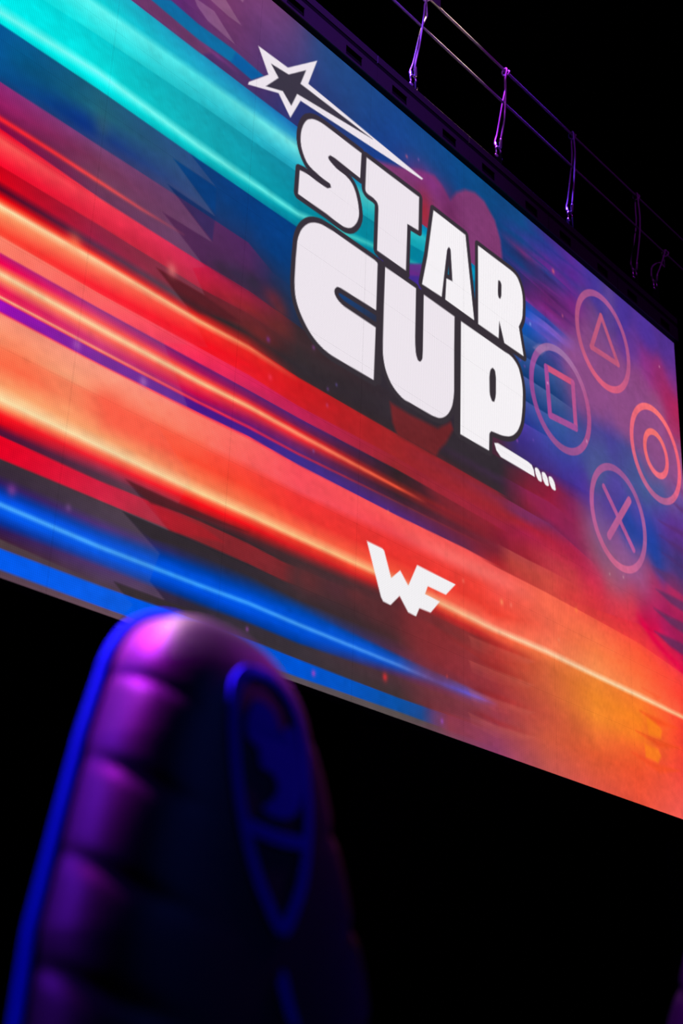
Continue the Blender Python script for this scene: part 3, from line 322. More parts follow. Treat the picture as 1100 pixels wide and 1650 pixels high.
 ('sheet',(((4.365,1.928,52,44,54,52,44,54),(4.729,2.009,62,44,80,62,44,80),(4.998,2.056,72,42,118,72,42,118),(5.278,2.076,68,45,140,68,45,140),(5.612,2.093,70,48,155,70,48,155)),((4.364,1.871,55,44,54,55,44,54),(4.727,1.932,110,36,58,110,36,58),(4.994,1.954,140,30,58,140,30,58),(5.271,1.948,125,38,90,125,38,90),(5.6,1.923,135,65,105,135,65,105)),((4.363,1.81,56,44,56,66,44,66),(4.723,1.819,128,32,52,140,36,78),(4.988,1.829,150,30,62,148,35,78),(5.263,1.807,140,35,80,142,36,80),(5.59,1.779,148,60,85,148,60,85)),((4.361,1.688,56,42,54,56,42,54),(4.72,1.721,132,34,60,132,34,60),(4.983,1.711,148,34,78,148,34,78),(5.256,1.682,140,36,82,140,36,82),(5.582,1.66,150,50,80,150,50,80)),((4.361,1.667,56,42,52,130,42,66),(4.719,1.668,120,32,52,130,44,95),(4.982,1.67,118,36,80,120,44,92),(5.253,1.622,135,36,80,165,36,78),(5.575,1.562,140,36,76,194,36,76)),((4.36,1.602,128,45,82,128,45,82),(4.717,1.615,122,44,88,122,44,88),(4.979,1.616,150,38,72,150,38,72),(5.25,1.576,180,36,70,180,36,70),(5.572,1.52,196,37,74,196,37,74)),((4.359,1.543,166,36,52,166,36,52),(4.715,1.562,168,34,56,168,34,56),(4.977,1.562,172,35,62,172,35,62),(5.247,1.521,184,38,70,184,38,70),(5.568,1.464,198,40,74,198,40,74)),((4.358,1.492,152,31,68,152,31,68),(4.713,1.501,165,34,70,165,34,70),(4.974,1.5,180,40,66,180,40,66),(5.244,1.462,196,50,70,196,50,70),(5.564,1.404,205,44,70,205,44,70)),((4.356,1.369,140,30,55,140,30,55),(4.71,1.401,168,40,58,168,40,58),(4.971,1.42,186,54,68,186,54,68),(5.24,1.395,202,60,68,202,60,68),(5.559,1.344,212,50,66,212,50,66)),((4.355,1.326,132,30,50,168,64,68),(4.708,1.328,160,36,50,188,70,70),(4.967,1.336,182,52,62,196,68,66),(5.237,1.336,204,62,66,208,64,66),(5.556,1.298,214,52,64,216,54,62)),((4.354,1.249,180,60,56,180,60,56),(4.705,1.251,195,70,62,195,70,62),(4.964,1.262,205,74,64,205,74,64),(5.232,1.261,212,62,62,212,62,62),(5.552,1.244,218,56,60,218,56,60)),((4.353,1.158,180,46,50,180,46,50),(4.702,1.153,198,62,56,198,62,56),(4.959,1.163,206,72,62,206,72,62),(5.226,1.155,214,58,58,214,58,58),(5.546,1.158,220,56,58,220,56,58))),(4.357,4.512,5.3,5.613)),
 ('sheet',(((4.353,1.178,180,46,50,180,46,50),(4.923,1.182,206,72,62,206,72,62),(5.552,1.235,218,56,60,218,56,60),(6.158,1.297,228,45,66,228,45,66),(6.81,1.255,185,15,78,185,15,78)),((4.353,1.166,180,46,50,250,88,84),(4.922,1.169,206,72,62,250,105,80),(5.546,1.162,226,64,60,246,92,68),(6.143,1.15,245,62,60,252,78,60),(6.788,1.087,240,34,70,250,60,70)),((4.352,1.076,247,90,84,247,90,84),(4.919,1.083,248,105,78,248,105,78),(5.54,1.073,250,110,72,250,110,72),(6.137,1.089,255,88,56,255,88,56),(6.776,0.995,255,66,58,255,66,58)),((4.348,0.858,235,65,50,235,65,50),(4.913,0.935,240,100,75,240,100,75),(5.53,0.931,250,125,70,250,125,70),(6.121,0.927,255,105,58,255,105,58),(6.764,0.898,255,64,50,255,64,50)),((4.347,0.791,246,102,80,246,102,80),(4.907,0.805,244,115,82,244,115,82),(5.52,0.795,250,142,82,250,142,82),(6.108,0.794,255,125,68,255,125,68),(6.749,0.779,252,85,58,252,85,58)),((4.347,0.755,255,195,155,255,195,155),(4.906,0.768,255,205,165,255,205,165),(5.518,0.76,255,216,170,255,216,170),(6.105,0.758,255,216,168,255,216,168),(6.745,0.75,255,185,135,255,185,135)),((4.346,0.727,240,92,62,240,92,62),(4.904,0.739,240,118,68,240,118,68),(5.516,0.734,240,132,52,240,132,52),(6.102,0.73,252,122,45,252,122,45),(6.742,0.727,250,66,50,250,66,50)),((4.345,0.66,190,50,46,190,50,46),(4.902,0.685,212,98,58,212,98,58),(5.507,0.605,235,130,42,235,130,42),(6.088,0.587,252,130,35,252,130,35),(6.73,0.637,248,62,48,248,62,48)),((4.343,0.505,165,54,52,165,54,52),(4.895,0.522,204,92,58,204,92,58),(5.498,0.477,235,130,45,235,130,45),(6.075,0.454,248,120,38,248,120,38),(6.712,0.498,246,66,50,246,66,50)),((4.34,0.329,158,52,62,158,52,62),(4.889,0.361,200,82,60,200,82,60),(5.489,0.351,230,110,50,230,110,50),(6.064,0.345,242,92,44,242,92,44),(6.692,0.337,246,70,58,246,70,58)),((4.338,0.163,150,60,78,150,60,78),(4.882,0.203,202,86,62,202,86,62),(5.48,0.227,230,92,50,230,92,50),(6.051,0.215,236,80,46,236,80,46),(6.671,0.179,246,84,72,246,84,72)),((4.335,-0.015,142,62,105,142,62,105),(4.873,-0.014,190,84,82,190,84,82),(5.463,-0.017,218,82,68,218,82,68),(6.028,-0.019,236,82,60,236,82,60),(6.645,-0.021,236,90,82,236,90,82))),(4.162,4.365,9.15,9.164)),
 ('poly',((4.047,0.643),(4.345,0.653),(4.772,0.668),(4.686,0.639),(4.345,0.629),(4.085,0.63)),(205,100,85),0.11,0.012),
 ('poly',((4.047,0.643),(4.345,0.653),(4.772,0.668),(4.686,0.632),(4.344,0.606),(4.085,0.607)),(205,100,85),0.11,0.012),
 ('poly',((4.047,0.643),(4.345,0.653),(4.772,0.668),(4.686,0.622),(4.344,0.575),(4.085,0.576)),(205,100,85),0.11,0.012),
 ('stroke',((4.022,0.655,0.018,120,36,40,0),(4.182,0.663,0.02,140,36,38,0.45),(4.379,0.673,0.02,165,40,40,0.45),(4.772,0.68,0.016,190,50,40,0))),
 ('poly',((4.047,0.495),(4.343,0.501),(4.767,0.515),(4.681,0.487),(4.343,0.478),(4.085,0.482)),(205,100,85),0.11,0.012),
 ('poly',((4.047,0.495),(4.343,0.501),(4.767,0.515),(4.681,0.48),(4.342,0.455),(4.085,0.459)),(205,100,85),0.11,0.012),
 ('poly',((4.047,0.495),(4.343,0.501),(4.767,0.515),(4.681,0.471),(4.342,0.424),(4.085,0.429)),(205,100,85),0.11,0.012),
 ('stroke',((4.022,0.507,0.018,120,36,40,0),(4.18,0.514,0.02,140,36,38,0.45),(4.376,0.521,0.02,165,40,40,0.45),(4.767,0.527,0.016,190,50,40,0))),
 ('poly',((4.047,0.319),(4.34,0.325),(4.76,0.34),(4.676,0.315),(4.34,0.302),(4.084,0.306)),(205,100,85),0.11,0.012),
 ('poly',((4.047,0.319),(4.34,0.325),(4.76,0.34),(4.676,0.307),(4.339,0.28),(4.084,0.284)),(205,100,85),0.11,0.012),
 ('poly',((4.047,0.319),(4.34,0.325),(4.76,0.34),(4.675,0.298),(4.339,0.249),(4.084,0.254)),(205,100,85),0.11,0.012),
 ('stroke',((4.022,0.332,0.018,120,36,40,0),(4.179,0.336,0.02,140,36,38,0.45),(4.373,0.344,0.02,165,40,40,0.45),(4.761,0.352,0.016,190,50,40,0))),
 ('poly',((4.047,0.18),(4.338,0.167),(4.755,0.184),(4.671,0.16),(4.337,0.144),(4.084,0.166)),(205,100,85),0.11,0.012),
 ('poly',((4.047,0.18),(4.338,0.167),(4.755,0.184),(4.671,0.153),(4.337,0.122),(4.084,0.144)),(205,100,85),0.11,0.012),
 ('poly',((4.047,0.18),(4.338,0.167),(4.755,0.184),(4.671,0.144),(4.337,0.092),(4.084,0.115)),(205,100,85),0.11,0.012),
 ('stroke',((4.022,0.193,0.018,120,36,40,0),(4.178,0.195,0.02,140,36,38,0.45),(4.371,0.185,0.02,165,40,40,0.45),(4.755,0.196,0.016,190,50,40,0))),
 ('stroke',((3.356,1.083,0.05,255,125,115,0.1),(3.833,1.085,0.05,255,125,115,0.5),(4.352,1.101,0.05,255,125,115,0.45),(4.846,1.1,0.05,255,125,115,0))),
 ('poly',((1.169,1.003),(1.423,1.01),(1.828,1.029),(1.836,0.955),(1.476,0.89),(1.19,0.845)),(252,90,66),0.5,0.07),
 ('poly',((6.181,0.643),(6.323,0.639),(6.407,0.577),(6.382,0.519),(6.211,0.509)),(255,132,30),0.8,0.03),
 ('poly',((6.142,0.434),(6.336,0.434),(6.377,0.394),(6.325,0.332),(6.15,0.34)),(255,130,32),0.8,0.03),
 ('poly',((6.094,0.654),(6.415,0.655),(6.656,0.649),(6.355,0.606)),(240,78,34),0.8,0.03),
 ('poly',((6.028,0.5),(6.343,0.497),(6.695,0.512),(6.356,0.452)),(240,78,34),0.8,0.03),
 ('poly',((5.952,0.335),(6.307,0.328),(6.645,0.341),(6.335,0.265)),(240,78,38),0.8,0.03),
 ('poly',((6.147,0.83),(6.426,0.824),(6.377,0.803)),(240,78,40),0.5,0.03),
 ('poly',((6.433,1.646),(6.646,1.665),(6.904,1.672),(6.893,1.589),(6.658,1.6)),(95,48,95),0.85,0.03),
 ('poly',((6.388,1.484),(6.645,1.489),(6.882,1.502),(6.87,1.411),(6.637,1.429)),(98,48,92),0.85,0.03),
 ('poly',((6.378,1.306),(6.624,1.32),(6.859,1.33),(6.847,1.235),(6.616,1.252)),(100,45,90),0.85,0.03),
 ('poly',((6.395,1.814),(6.687,1.841),(6.927,1.849),(6.911,1.723),(6.674,1.738)),(95,50,100),0.6,0.03),
 ('stroke',((6.536,2.229,0.008,90,42,100,0.3),(6.734,2.235,0.02,90,42,100,0.5),(6.98,2.256,0.035,90,42,100,0.5))),
 ('stroke',((6.542,2.11,0.008,90,42,100,0.3),(6.768,2.103,0.02,90,42,100,0.5),(6.96,2.104,0.035,90,42,100,0.5))),
 ('stroke',((6.566,1.977,0.008,90,42,100,0.3),(6.762,1.969,0.02,90,42,100,0.5),(6.941,1.955,0.035,90,42,100,0.5))),
 ('stroke',((6.804,2.647,0.008,90,42,100,0.3),(6.936,2.631,0.02,90,42,100,0.5),(7.027,2.61,0.035,90,42,100,0.5))),
 ('stroke',((6.763,2.473,0.008,90,42,100,0.3),(6.893,2.456,0.02,90,42,100,0.5),(7.006,2.454,0.035,90,42,100,0.5))),
 ('stroke',((6.094,1.376,0.035,228,5,70,0),(6.214,1.317,0.035,228,5,70,0.7),(6.353,1.247,0.035,228,5,70,0.85),(6.532,1.182,0.035,228,5,70,0.7),(6.811,1.112,0.035,228,5,70,0.6))),
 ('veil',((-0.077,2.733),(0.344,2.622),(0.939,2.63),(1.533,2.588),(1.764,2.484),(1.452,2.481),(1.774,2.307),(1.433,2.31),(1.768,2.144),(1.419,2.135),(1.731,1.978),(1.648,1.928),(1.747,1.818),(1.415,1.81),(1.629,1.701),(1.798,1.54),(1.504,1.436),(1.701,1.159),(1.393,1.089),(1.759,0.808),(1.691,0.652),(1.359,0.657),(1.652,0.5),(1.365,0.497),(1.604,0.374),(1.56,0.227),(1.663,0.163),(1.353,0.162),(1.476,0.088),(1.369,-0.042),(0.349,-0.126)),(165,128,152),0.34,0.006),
 ('poly',((1.452,2.481),(1.762,2.483),(1.773,2.322)),(0,62,130),0.55,0.012),
 ('poly',((1.433,2.31),(1.774,2.307),(1.767,2.154)),(12,42,96),0.35,0.012),
 ('poly',((1.419,2.135),(1.768,2.144),(1.739,1.99)),(74,38,80),0.35,0.012),
 ('poly',((1.415,1.81),(1.752,1.816),(2.022,1.79),(1.716,1.701),(1.615,1.709)),(80,30,38),0.7,0.02),
 ('poly',((1.359,0.657),(1.69,0.655),(2.168,0.667),(1.747,0.62),(1.524,0.593)),(82,30,36),0.8,0.012),
 ('poly',((1.524,0.593),(1.852,0.596),(2.003,0.56),(1.758,0.517),(1.652,0.5)),(190,25,36),0.45,0.02),
 ('poly',((1.365,0.497),(1.652,0.5),(2.273,0.496),(1.765,0.456),(1.547,0.428)),(50,42,48),0.85,0.01),
 ('poly',((1.353,0.162),(1.663,0.163),(1.917,0.169),(1.471,0.122),(1.42,0.121)),(55,46,50),0.9,0.008),
 ('sheet',(((0.248,3.222,20,190,200,20,190,200),(0.858,3.231,20,185,200,20,185,200),(1.555,3.236,25,150,190,25,150,190),(2.356,3.245,20,105,175,20,105,175),(3.288,3.24,10,120,170,10,120,170),(4.164,3.233,0,120,170,0,120,170)),((0.275,3.053,0,235,235,0,235,235),(0.877,3.09,10,205,210,10,205,210),(1.566,3.125,25,170,200,25,170,200),(2.361,3.166,40,150,195,40,150,195),(3.29,3.177,0,160,190,0,160,190),(4.164,3.209,0,130,180,0,130,180)),((0.281,3.019,60,250,245,60,250,245),(0.883,3.043,95,245,240,95,245,240),(1.571,3.079,75,222,225,75,222,225),(2.365,3.107,115,225,225,115,225,225),(3.291,3.132,60,200,200,60,200,200),(4.164,3.185,0,150,190,0,150,190)),((0.302,2.885,0,240,240,0,240,240),(0.9,2.918,40,225,225,40,225,225),(1.584,2.96,40,195,205,40,195,205),(2.374,2.983,35,175,200,35,175,200),(3.294,3.033,20,170,180,20,170,180),(4.164,3.136,0,140,185,0,140,185)),((0.31,2.835,0,235,235,0,235,235),(0.905,2.883,30,215,215,5,200,205),(1.588,2.918,30,185,195,15,165,178),(2.377,2.942,25,160,185,10,135,160),(3.295,3.006,20,160,170,0,130,150),(4.164,3.117,0,130,175,0,120,165)),((0.335,2.681,0,240,240,0,240,240),(0.928,2.714,5,215,215,5,215,215),(1.61,2.707,15,175,185,15,175,185),(2.394,2.707,0,140,160,0,140,160),(3.299,2.904,0,130,150,0,130,150),(4.163,3.06,0,110,160,0,110,160)),((0.344,2.622,110,252,245,110,252,245),(0.933,2.672,120,252,245,120,252,245),(1.616,2.655,115,248,240,115,248,240),(2.396,2.671,90,225,220,90,225,220),(3.299,2.874,40,170,170,40,170,170),(4.163,3.045,0,110,165,0,110,165)),((0.35,2.586,0,245,240,0,245,240),(0.941,2.617,0,235,235,0,235,235),(1.619,2.618,10,205,208,10,205,208),(2.399,2.639,0,150,170,0,150,170),(3.3,2.847,0,130,150,0,130,150),(4.163,3.031,0,100,160,0,100,160)),((0.354,2.564,0,225,225,0,225,225),(0.946,2.579,0,200,205,0,200,205),(1.624,2.577,0,165,180,0,165,180),(2.403,2.584,0,120,150,0,120,150),(3.301,2.812,0,110,150,0,110,150),(4.163,3.012,0,100,160,0,100,160))),(-0.487,-0.484,4.128,4.199)),
 ('stroke',((2.524,2.35,0.03,0,62,130,0),(2.55,2.359,0.03,0,62,130,0))),
 ('poly',((1.044,3.238),(1.204,3.34),(1.45,3.345),(1.568,3.336),(1.665,3.306),(1.578,3.237),(1.545,3.236)),(110,60,98),0.8,0.02),
 ('poly',((1.174,3.331),(1.328,3.424),(1.536,3.411),(1.794,3.426),(2.048,3.409),(1.959,3.322),(1.794,3.331),(1.547,3.312)),(0,112,165),0.95,0.012),
 ('poly',((1.825,3.421),(2.048,3.409),(1.959,3.322),(1.794,3.331)),(0,80,155),0.6,0.02),
 ('stroke',((1.538,3.306,0.012,125,60,130,0.2),(1.69,3.302,0.016,125,60,130,0.8),(1.846,3.298,0.01,110,55,120,0.2))),
 ('poly',((1.59,3.631),(1.707,3.719),(1.851,3.628),(1.747,3.619)),(190,150,170),0.32,0.006),
 ('poly',((1.483,3.561),(1.639,3.576),(1.815,3.467),(1.6,3.478),(1.515,3.52)),(190,150,175),0.32,0.006),
 ('poly',((1.81,3.799),(1.858,3.83),(1.846,3.79)),(190,150,170),0.3,0.006),
 ('stroke',((0.23,2.088,0.016,255,35,50,1),(0.431,2.079,0.016,255,35,50,1),(0.713,2.082,0.014,255,45,55,0.95),(1.013,2.079,0.013,250,75,75,0.9),(1.284,2.077,0.011,205,75,85,0.8),(1.57,2.085,0.008,150,70,90,0.2))),
 ('poly',((3.261,1.85),(3.451,1.848),(3.73,1.87),(3.864,1.967),(3.89,1.927),(3.813,1.803),(3.75,1.737),(3.713,1.673),(3.337,1.664),(3.288,1.732)),(115,38,42),0.95,0.03),
 ('poly',((3.458,1.579),(3.764,1.668),(4.36,1.645),(4.642,1.55),(4.22,1.345),(3.83,1.342),(3.643,1.428)),(150,40,48),0.5,0.1),
 ('blob',2.619,0.553,0.12,0.07,(105,46,50),0.7),
 ('blob',3.019,0.587,0.1,0.05,(105,46,50),0.6),
 ('blob',3.181,0.545,0.12,0.08,(95,46,50),0.6),
 ('blob',2.84,0.568,0.1,0.05,(85,44,55),0.5),
 ('blob',3.484,0.577,0.2,0.15,(125,42,48),0.5),
 ('blob',3.659,0.516,0.2,0.15,(138,46,50),0.6),
 ('blob',3.721,0.313,0.25,0.12,(140,48,54),0.5),
 ('blob',2.164,1.783,0.12,0.06,(120,40,42),0.6),
 ('blob',2.3,1.904,0.1,0.06,(110,45,42),0.5),
 ('blob',2.24,2.047,0.08,0.06,(125,38,48),0.6),
 ('blob',2.303,2.001,0.06,0.05,(120,42,42),0.5),
 ('blob',1.861,2.027,0.08,0.04,(52,40,58),0.6),
 ('blob',1.975,2.048,0.08,0.05,(50,42,66),0.6),
 ('blob',2.083,2.065,0.06,0.05,(48,42,60),0.7),
 ('blob',0.51,2.468,0.1,0.08,(0,90,140),0.5),
 ('blob',0.588,2.431,0.12,0.07,(10,75,115),0.6),
 ('blob',0.823,2.344,0.2,0.05,(5,40,115),0.4),
 ('blob',0.88,2.347,0.08,0.05,(12,50,135),0.4),
 ('blob',0.992,2.385,0.05,0.08,(60,95,100),0.4),
 ('blob',0.674,0.977,0.2,0.1,(255,95,60),0.5),
 ('blob',1.216,0.982,0.12,0.08,(250,85,65),0.6),
 ('blob',1.348,0.989,0.2,0.08,(250,90,68),0.4),
 ('blob',0.994,0.888,0.15,0.1,(255,170,115),0.4),
 ('blob',6.612,2.042,0.1,0.1,(55,50,135),0.5),
 ('blob',6.823,1.984,0.12,0.12,(62,48,110),0.6),
 ('poly',((5.208,3.084),(5.532,3.495),(5.837,3.345),(6.212,3.325),(6.642,3.182),(6.951,3.005),(6.985,2.611),(6.639,2.618),(6.302,2.762),(5.925,2.721),(5.613,2.721),(5.358,2.749)),(142,76,134),0.7,0.16),
 ('poly',((3.393,2.865),(3.616,2.981),(3.579,2.866),(3.396,2.785)),(105,42,130),0.9,0.02),
 ('stroke',((4.546,3.736,0.016,30,50,120,0),(4.898,3.743,0.016,30,50,120,0.6),(5.46,3.753,0.016,30,50,120,0))),
 ('stroke',((4.787,3.853,0.014,40,45,130,0),(5.171,3.874,0.014,40,45,130,0.5),(5.787,3.908,0.014,40,45,130,0))),
 ('stroke',((4.74,3.619,0.02,45,35,95,0),(5.033,3.611,0.02,45,35,95,0.6),(5.495,3.599,0.02,45,35,95,0))),
 ('stroke',((4.776,3.479,0.016,70,30,90,0),(5.084,3.466,0.016,70,30,90,0.6),(5.574,3.446,0.016,70,30,90,0))),
 ('stroke',((4.812,3.375,0.016,75,35,105,0),(5.122,3.375,0.016,75,35,105,0.6),(5.613,3.375,0.016,75,35,105,0))),
 ('stroke',((4.638,3.652,0.012,110,50,140,0),(4.937,3.661,0.012,110,50,140,0.5),(5.411,3.675,0.012,110,50,140,0))),
 ('stroke',((4.761,3.512,0.012,125,45,135,0),(5.06,3.52,0.012,125,45,135,0.5),(5.535,3.533,0.012,125,45,135,0))),
 ('stroke',((4.787,3.322,0.02,135,50,150,0),(5.071,3.311,0.02,135,50,150,0.6),(5.52,3.294,0.02,135,50,150,0))),
 ('stroke',((4.766,3.161,0.018,125,95,205,0),(5.006,3.162,0.018,125,95,205,0.7),(5.382,3.163,0.018,125,95,205,0))),
 ('stroke',((4.807,3.221,0.014,30,55,140,0),(5,3.224,0.014,30,55,140,0.6),(5.3,3.228,0.014,30,55,140,0))),
 ('blob',5.83,1.658,0.36,0.22,(150,100,150),0.35),
 ('ring',5.816,3.444,0.353,0.408,((185,92,148),(195,92,138),(240,100,125),(190,92,132)),0.8),
 ('ring',5.177,2.682,0.353,0.408,((165,120,170),(190,85,140),(165,85,145),(170,75,155)),0.85),
 ('ring',6.566,2.796,0.353,0.408,((255,115,115),(255,100,120),(185,100,150),(245,105,125)),0.9),
 ('ring',5.93,2.038,0.353,0.408,((165,90,150),(175,95,155),(215,105,145),(190,95,150)),0.88),
 ('ring',6.566,2.796,0.151,0.204,((255,118,112),(255,105,120),(245,110,125),(255,110,115)),0.92),
 ('stroke',((5.796,3.654,0.024,195,90,125,0.9),(6.028,3.34,0.024,195,90,125,0.9)),1),
 ('stroke',((6.028,3.34,0.024,195,90,125,0.9),(5.631,3.309,0.024,195,90,125,0.9)),1),
 ('stroke',((5.631,3.309,0.024,195,90,125,0.9),(5.796,3.654,0.024,195,90,125,0.9)),1),
 ('stroke',((4.989,2.853,0.026,205,85,125,1),(5.344,2.885,0.026,205,85,125,1)),1),
 ('stroke',((5.344,2.885,0.026,185,85,145,1),(5.366,2.531,0.026,185,85,145,1)),1),
 ('stroke',((5.366,2.531,0.026,160,80,150,1),(5.025,2.493,0.026,160,80,150,1)),1),
 ('stroke',((5.025,2.493,0.026,165,75,150,1),(4.989,2.853,0.026,165,75,150,1)),1),
 ('stroke',((5.729,2.212,0.024,180,90,155,1),(6.126,1.855,0.024,180,90,155,1)),1),
 ('stroke',((6.098,2.237,0.03,185,95,150,1),(5.775,1.847,0.03,185,95,150,1)),1),
 ('poly',((4.821,2.931),(4.903,3.003),(5.041,3.032),(4.931,2.918)),(190,150,190),0.35,0.02),
 ('grain',0.045),
 ('blob',3.372,3.657,0.013,0.014,(170,90,130),0.8,0),
 ('blob',3.496,3.708,0.01,0.012,(140,90,170),0.6,0),
 ('blob',5.12,3.703,0.018,0.02,(205,90,120),0.9,0),
 ('blob',5.231,3.382,0.011,0.013,(190,90,130),0.8,0),
 ('blob',4.795,3.106,0.011,0.013,(130,160,230),0.8,0),
 ('blob',5.004,2.735,0.01,0.011,(225,170,215),0.8,0),
 ('blob',5.511,2.486,0.011,0.013,(220,160,200),0.8,0),
 ('blob',6.712,3.625,0.01,0.011,(215,140,180),0.8,0),
 ('blob',2.698,0.078,0.016,0.018,(150,70,200),0.9,0),
 ('blob',3.275,0.2,0.021,0.023,(205,50,55),0.9,0),
 ('blob',2.203,0.175,0.011,0.013,(130,70,150),0.8,0),
 ('blob',2.332,0.059,0.022,0.025,(150,75,205),0.8,0),
 ('blob',0.763,0.386,0.024,0.027,(135,65,150),0.7,0),
 ('blob',1.062,0.412,0.016,0.018,(130,85,150),0.5,0),
 ('blob',1.001,1.189,0.024,0.027,(185,100,190),0.6,0),
 ('blob',1.406,1.176,0.024,0.027,(185,120,190),0.6,0),
 ('blob',1.515,1.848,0.032,0.036,(220,110,110),0.8,0),
 ('blob',0.916,1.688,0.04,0.045,(255,140,90),0.5,0),
 ('blob',2.222,1.784,0.014,0.016,(120,55,130),0.8,0),
 ('blob',2.58,1.9,0.013,0.014,(120,65,130),0.7,0),
 ('blob',2.712,1.7,0.01,0.012,(110,70,140),0.6,0),
 ('blob',2.783,1.757,0.01,0.011,(95,80,150),0.6,0),
 ('blob',2.713,1.6,0.011,0.013,(190,60,110),0.7,0),
 ('blob',4.404,0.954,0.018,0.02,(255,140,95),0.8,0),
 ('blob',4.507,0.964,0.014,0.016,(250,125,105),0.6,0),
 ('blob',5.289,1.155,0.016,0.018,(255,130,70),0.7,0),
 ('blob',3.997,0.968,0.013,0.014,(255,120,100),0.6,0),
 ('blob',4.607,2.134,0.011,0.013,(150,80,180),0.7,0),
 ('blob',4.804,2.216,0.01,0.011,(110,80,180),0.6,0),
 ('blob',3.794,0.073,0.014,0.016,(150,75,175),0.8,0),
 ('blob',5.059,0.887,0.012,0.013,(250,150,110),0.4,0),
 ('blob',2.619,1.286,0.01,0.011,(130,90,170),0.5,0),
 ('blob',3.268,1.159,0.011,0.013,(255,110,90),0.6,0),
 ('blob',3.839,0.343,0.01,0.012,(205,70,70),0.5,0),
 ('blob',2.254,1.572,0.016,0.018,(245,60,90),0.6,0),
 ('blob',5.76,1.555,0.01,0.011,(200,150,160),0.6,0),
 ('blob',5.954,1.591,0.01,0.011,(210,160,170),0.6,0),
 ('blob',4.714,2.737,0.01,0.011,(150,80,180),0.5,0),
 ('blob',4.661,2.761,0.01,0.011,(150,80,180),0.5,0),
 ('poly',((2.452,3.364),(2.461,3.371),(2.47,3.377),(2.481,3.382),(2.492,3.387),(2.504,3.391),(2.515,3.394),(2.527,3.397),(2.549,3.401),(2.576,3.404),(2.927,3.411),(2.922,3.225),(2.696,3.229),(2.686,3.229),(2.677,3.228),(2.666,3.227),(2.643,3.223),(2.626,3.202),(2.629,3.193),(2.632,3.189),(2.635,3.187),(2.639,3.184),(2.653,3.179),(2.669,3.174),(2.688,3.169),(2.702,3.166),(2.715,3.165),(2.731,3.164),(2.777,3.165),(2.794,3.163),(2.809,3.16),(2.822,3.157),(2.833,3.152),(2.844,3.146),(2.855,3.139),(2.866,3.129),(2.874,3.117),(2.884,3.104),(2.891,3.091),(2.898,3.075),(2.91,3.043),(2.915,3.025),(2.92,3),(2.924,2.973),(2.923,2.956),(2.921,2.941),(2.916,2.923),(2.91,2.906),(2.902,2.89),(2.894,2.877),(2.883,2.861),(2.87,2.847),(2.859,2.835),(2.847,2.827),(2.834,2.819),(2.823,2.814),(2.81,2.81),(2.798,2.806),(2.785,2.804),(2.75,2.803),(2.712,2.803),(2.635,2.807),(2.387,2.803),(2.39,2.967),(2.428,2.975),(2.447,2.977),(2.462,2.978),(2.48,2.979),(2.531,2.977),(2.574,2.978),(2.634,2.983),(2.663,3.006),(2.659,3.02),(2.655,3.024),(2.651,3.027),(2.644,3.028),(2.61,3.026),(2.588,3.026),(2.56,3.028),(2.499,3.035),(2.478,3.04),(2.464,3.044),(2.456,3.048),(2.447,3.053),(2.439,3.06),(2.426,3.074),(2.411,3.094),(2.402,3.11),(2.396,3.122),(2.391,3.135),(2.388,3.148),(2.385,3.159),(2.383,3.173),(2.382,3.188),(2.382,3.204),(2.383,3.219),(2.385,3.235),(2.387,3.249),(2.392,3.266),(2.397,3.284),(2.402,3.296),(2.407,3.307),(2.413,3.319),(2.42,3.331),(2.427,3.341),(2.435,3.35),(2.444,3.358)),(56,49,56),1,0,0.036),  # dark outlines: black lifted, ambient haze on the LED face painted in
 ('poly',((2.976,3.41),(3.508,3.424),(3.507,3.17),(3.392,3.157),(3.387,2.812),(3.103,2.807),(3.104,3.098),(3.104,3.108),(3.102,3.117),(3.101,3.125),(3.099,3.132),(3.095,3.139),(3.089,3.145),(3.083,3.149),(3.076,3.151),(3.067,3.153),(3.058,3.155),(3.047,3.156),(3.002,3.154),(2.994,3.155),(2.989,3.157),(2.984,3.16),(2.98,3.163),(2.977,3.168),(2.975,3.174),(2.974,3.181)),(56,49,56),1,0,0.036),
 ('poly',((3.663,3.411),(4.018,3.416),(4.117,2.811),(3.798,2.809),(3.809,2.972),(3.875,2.983),(3.854,3.205),(3.853,3.21),(3.85,3.214),(3.846,3.218),(3.834,3.223),(3.822,3.205),(3.818,3.197),(3.815,3.19),(3.813,3.183),(3.801,3.101),(3.759,2.809),(3.552,2.799),(3.604,3.03)),(56,49,56),1,0,0.036),
 ('poly',((4.164,3.411),(4.547,3.421),(4.567,3.421),(4.584,3.419),(4.6,3.417),(4.613,3.415),(4.626,3.41),(4.639,3.404),(4.65,3.395),(4.666,3.376),(4.679,3.356),(4.686,3.343),(4.691,3.331),(4.696,3.317),(4.7,3.302),(4.703,3.284),(4.706,3.257),(4.705,3.216),(4.699,3.132),(4.694,3.109),(4.688,3.09),(4.677,3.066),(4.649,3.015),(4.703,2.809),(4.469,2.804),(4.41,2.948),(4.4,2.808),(4.163,2.805)),(56,49,56),1,0,0.036),
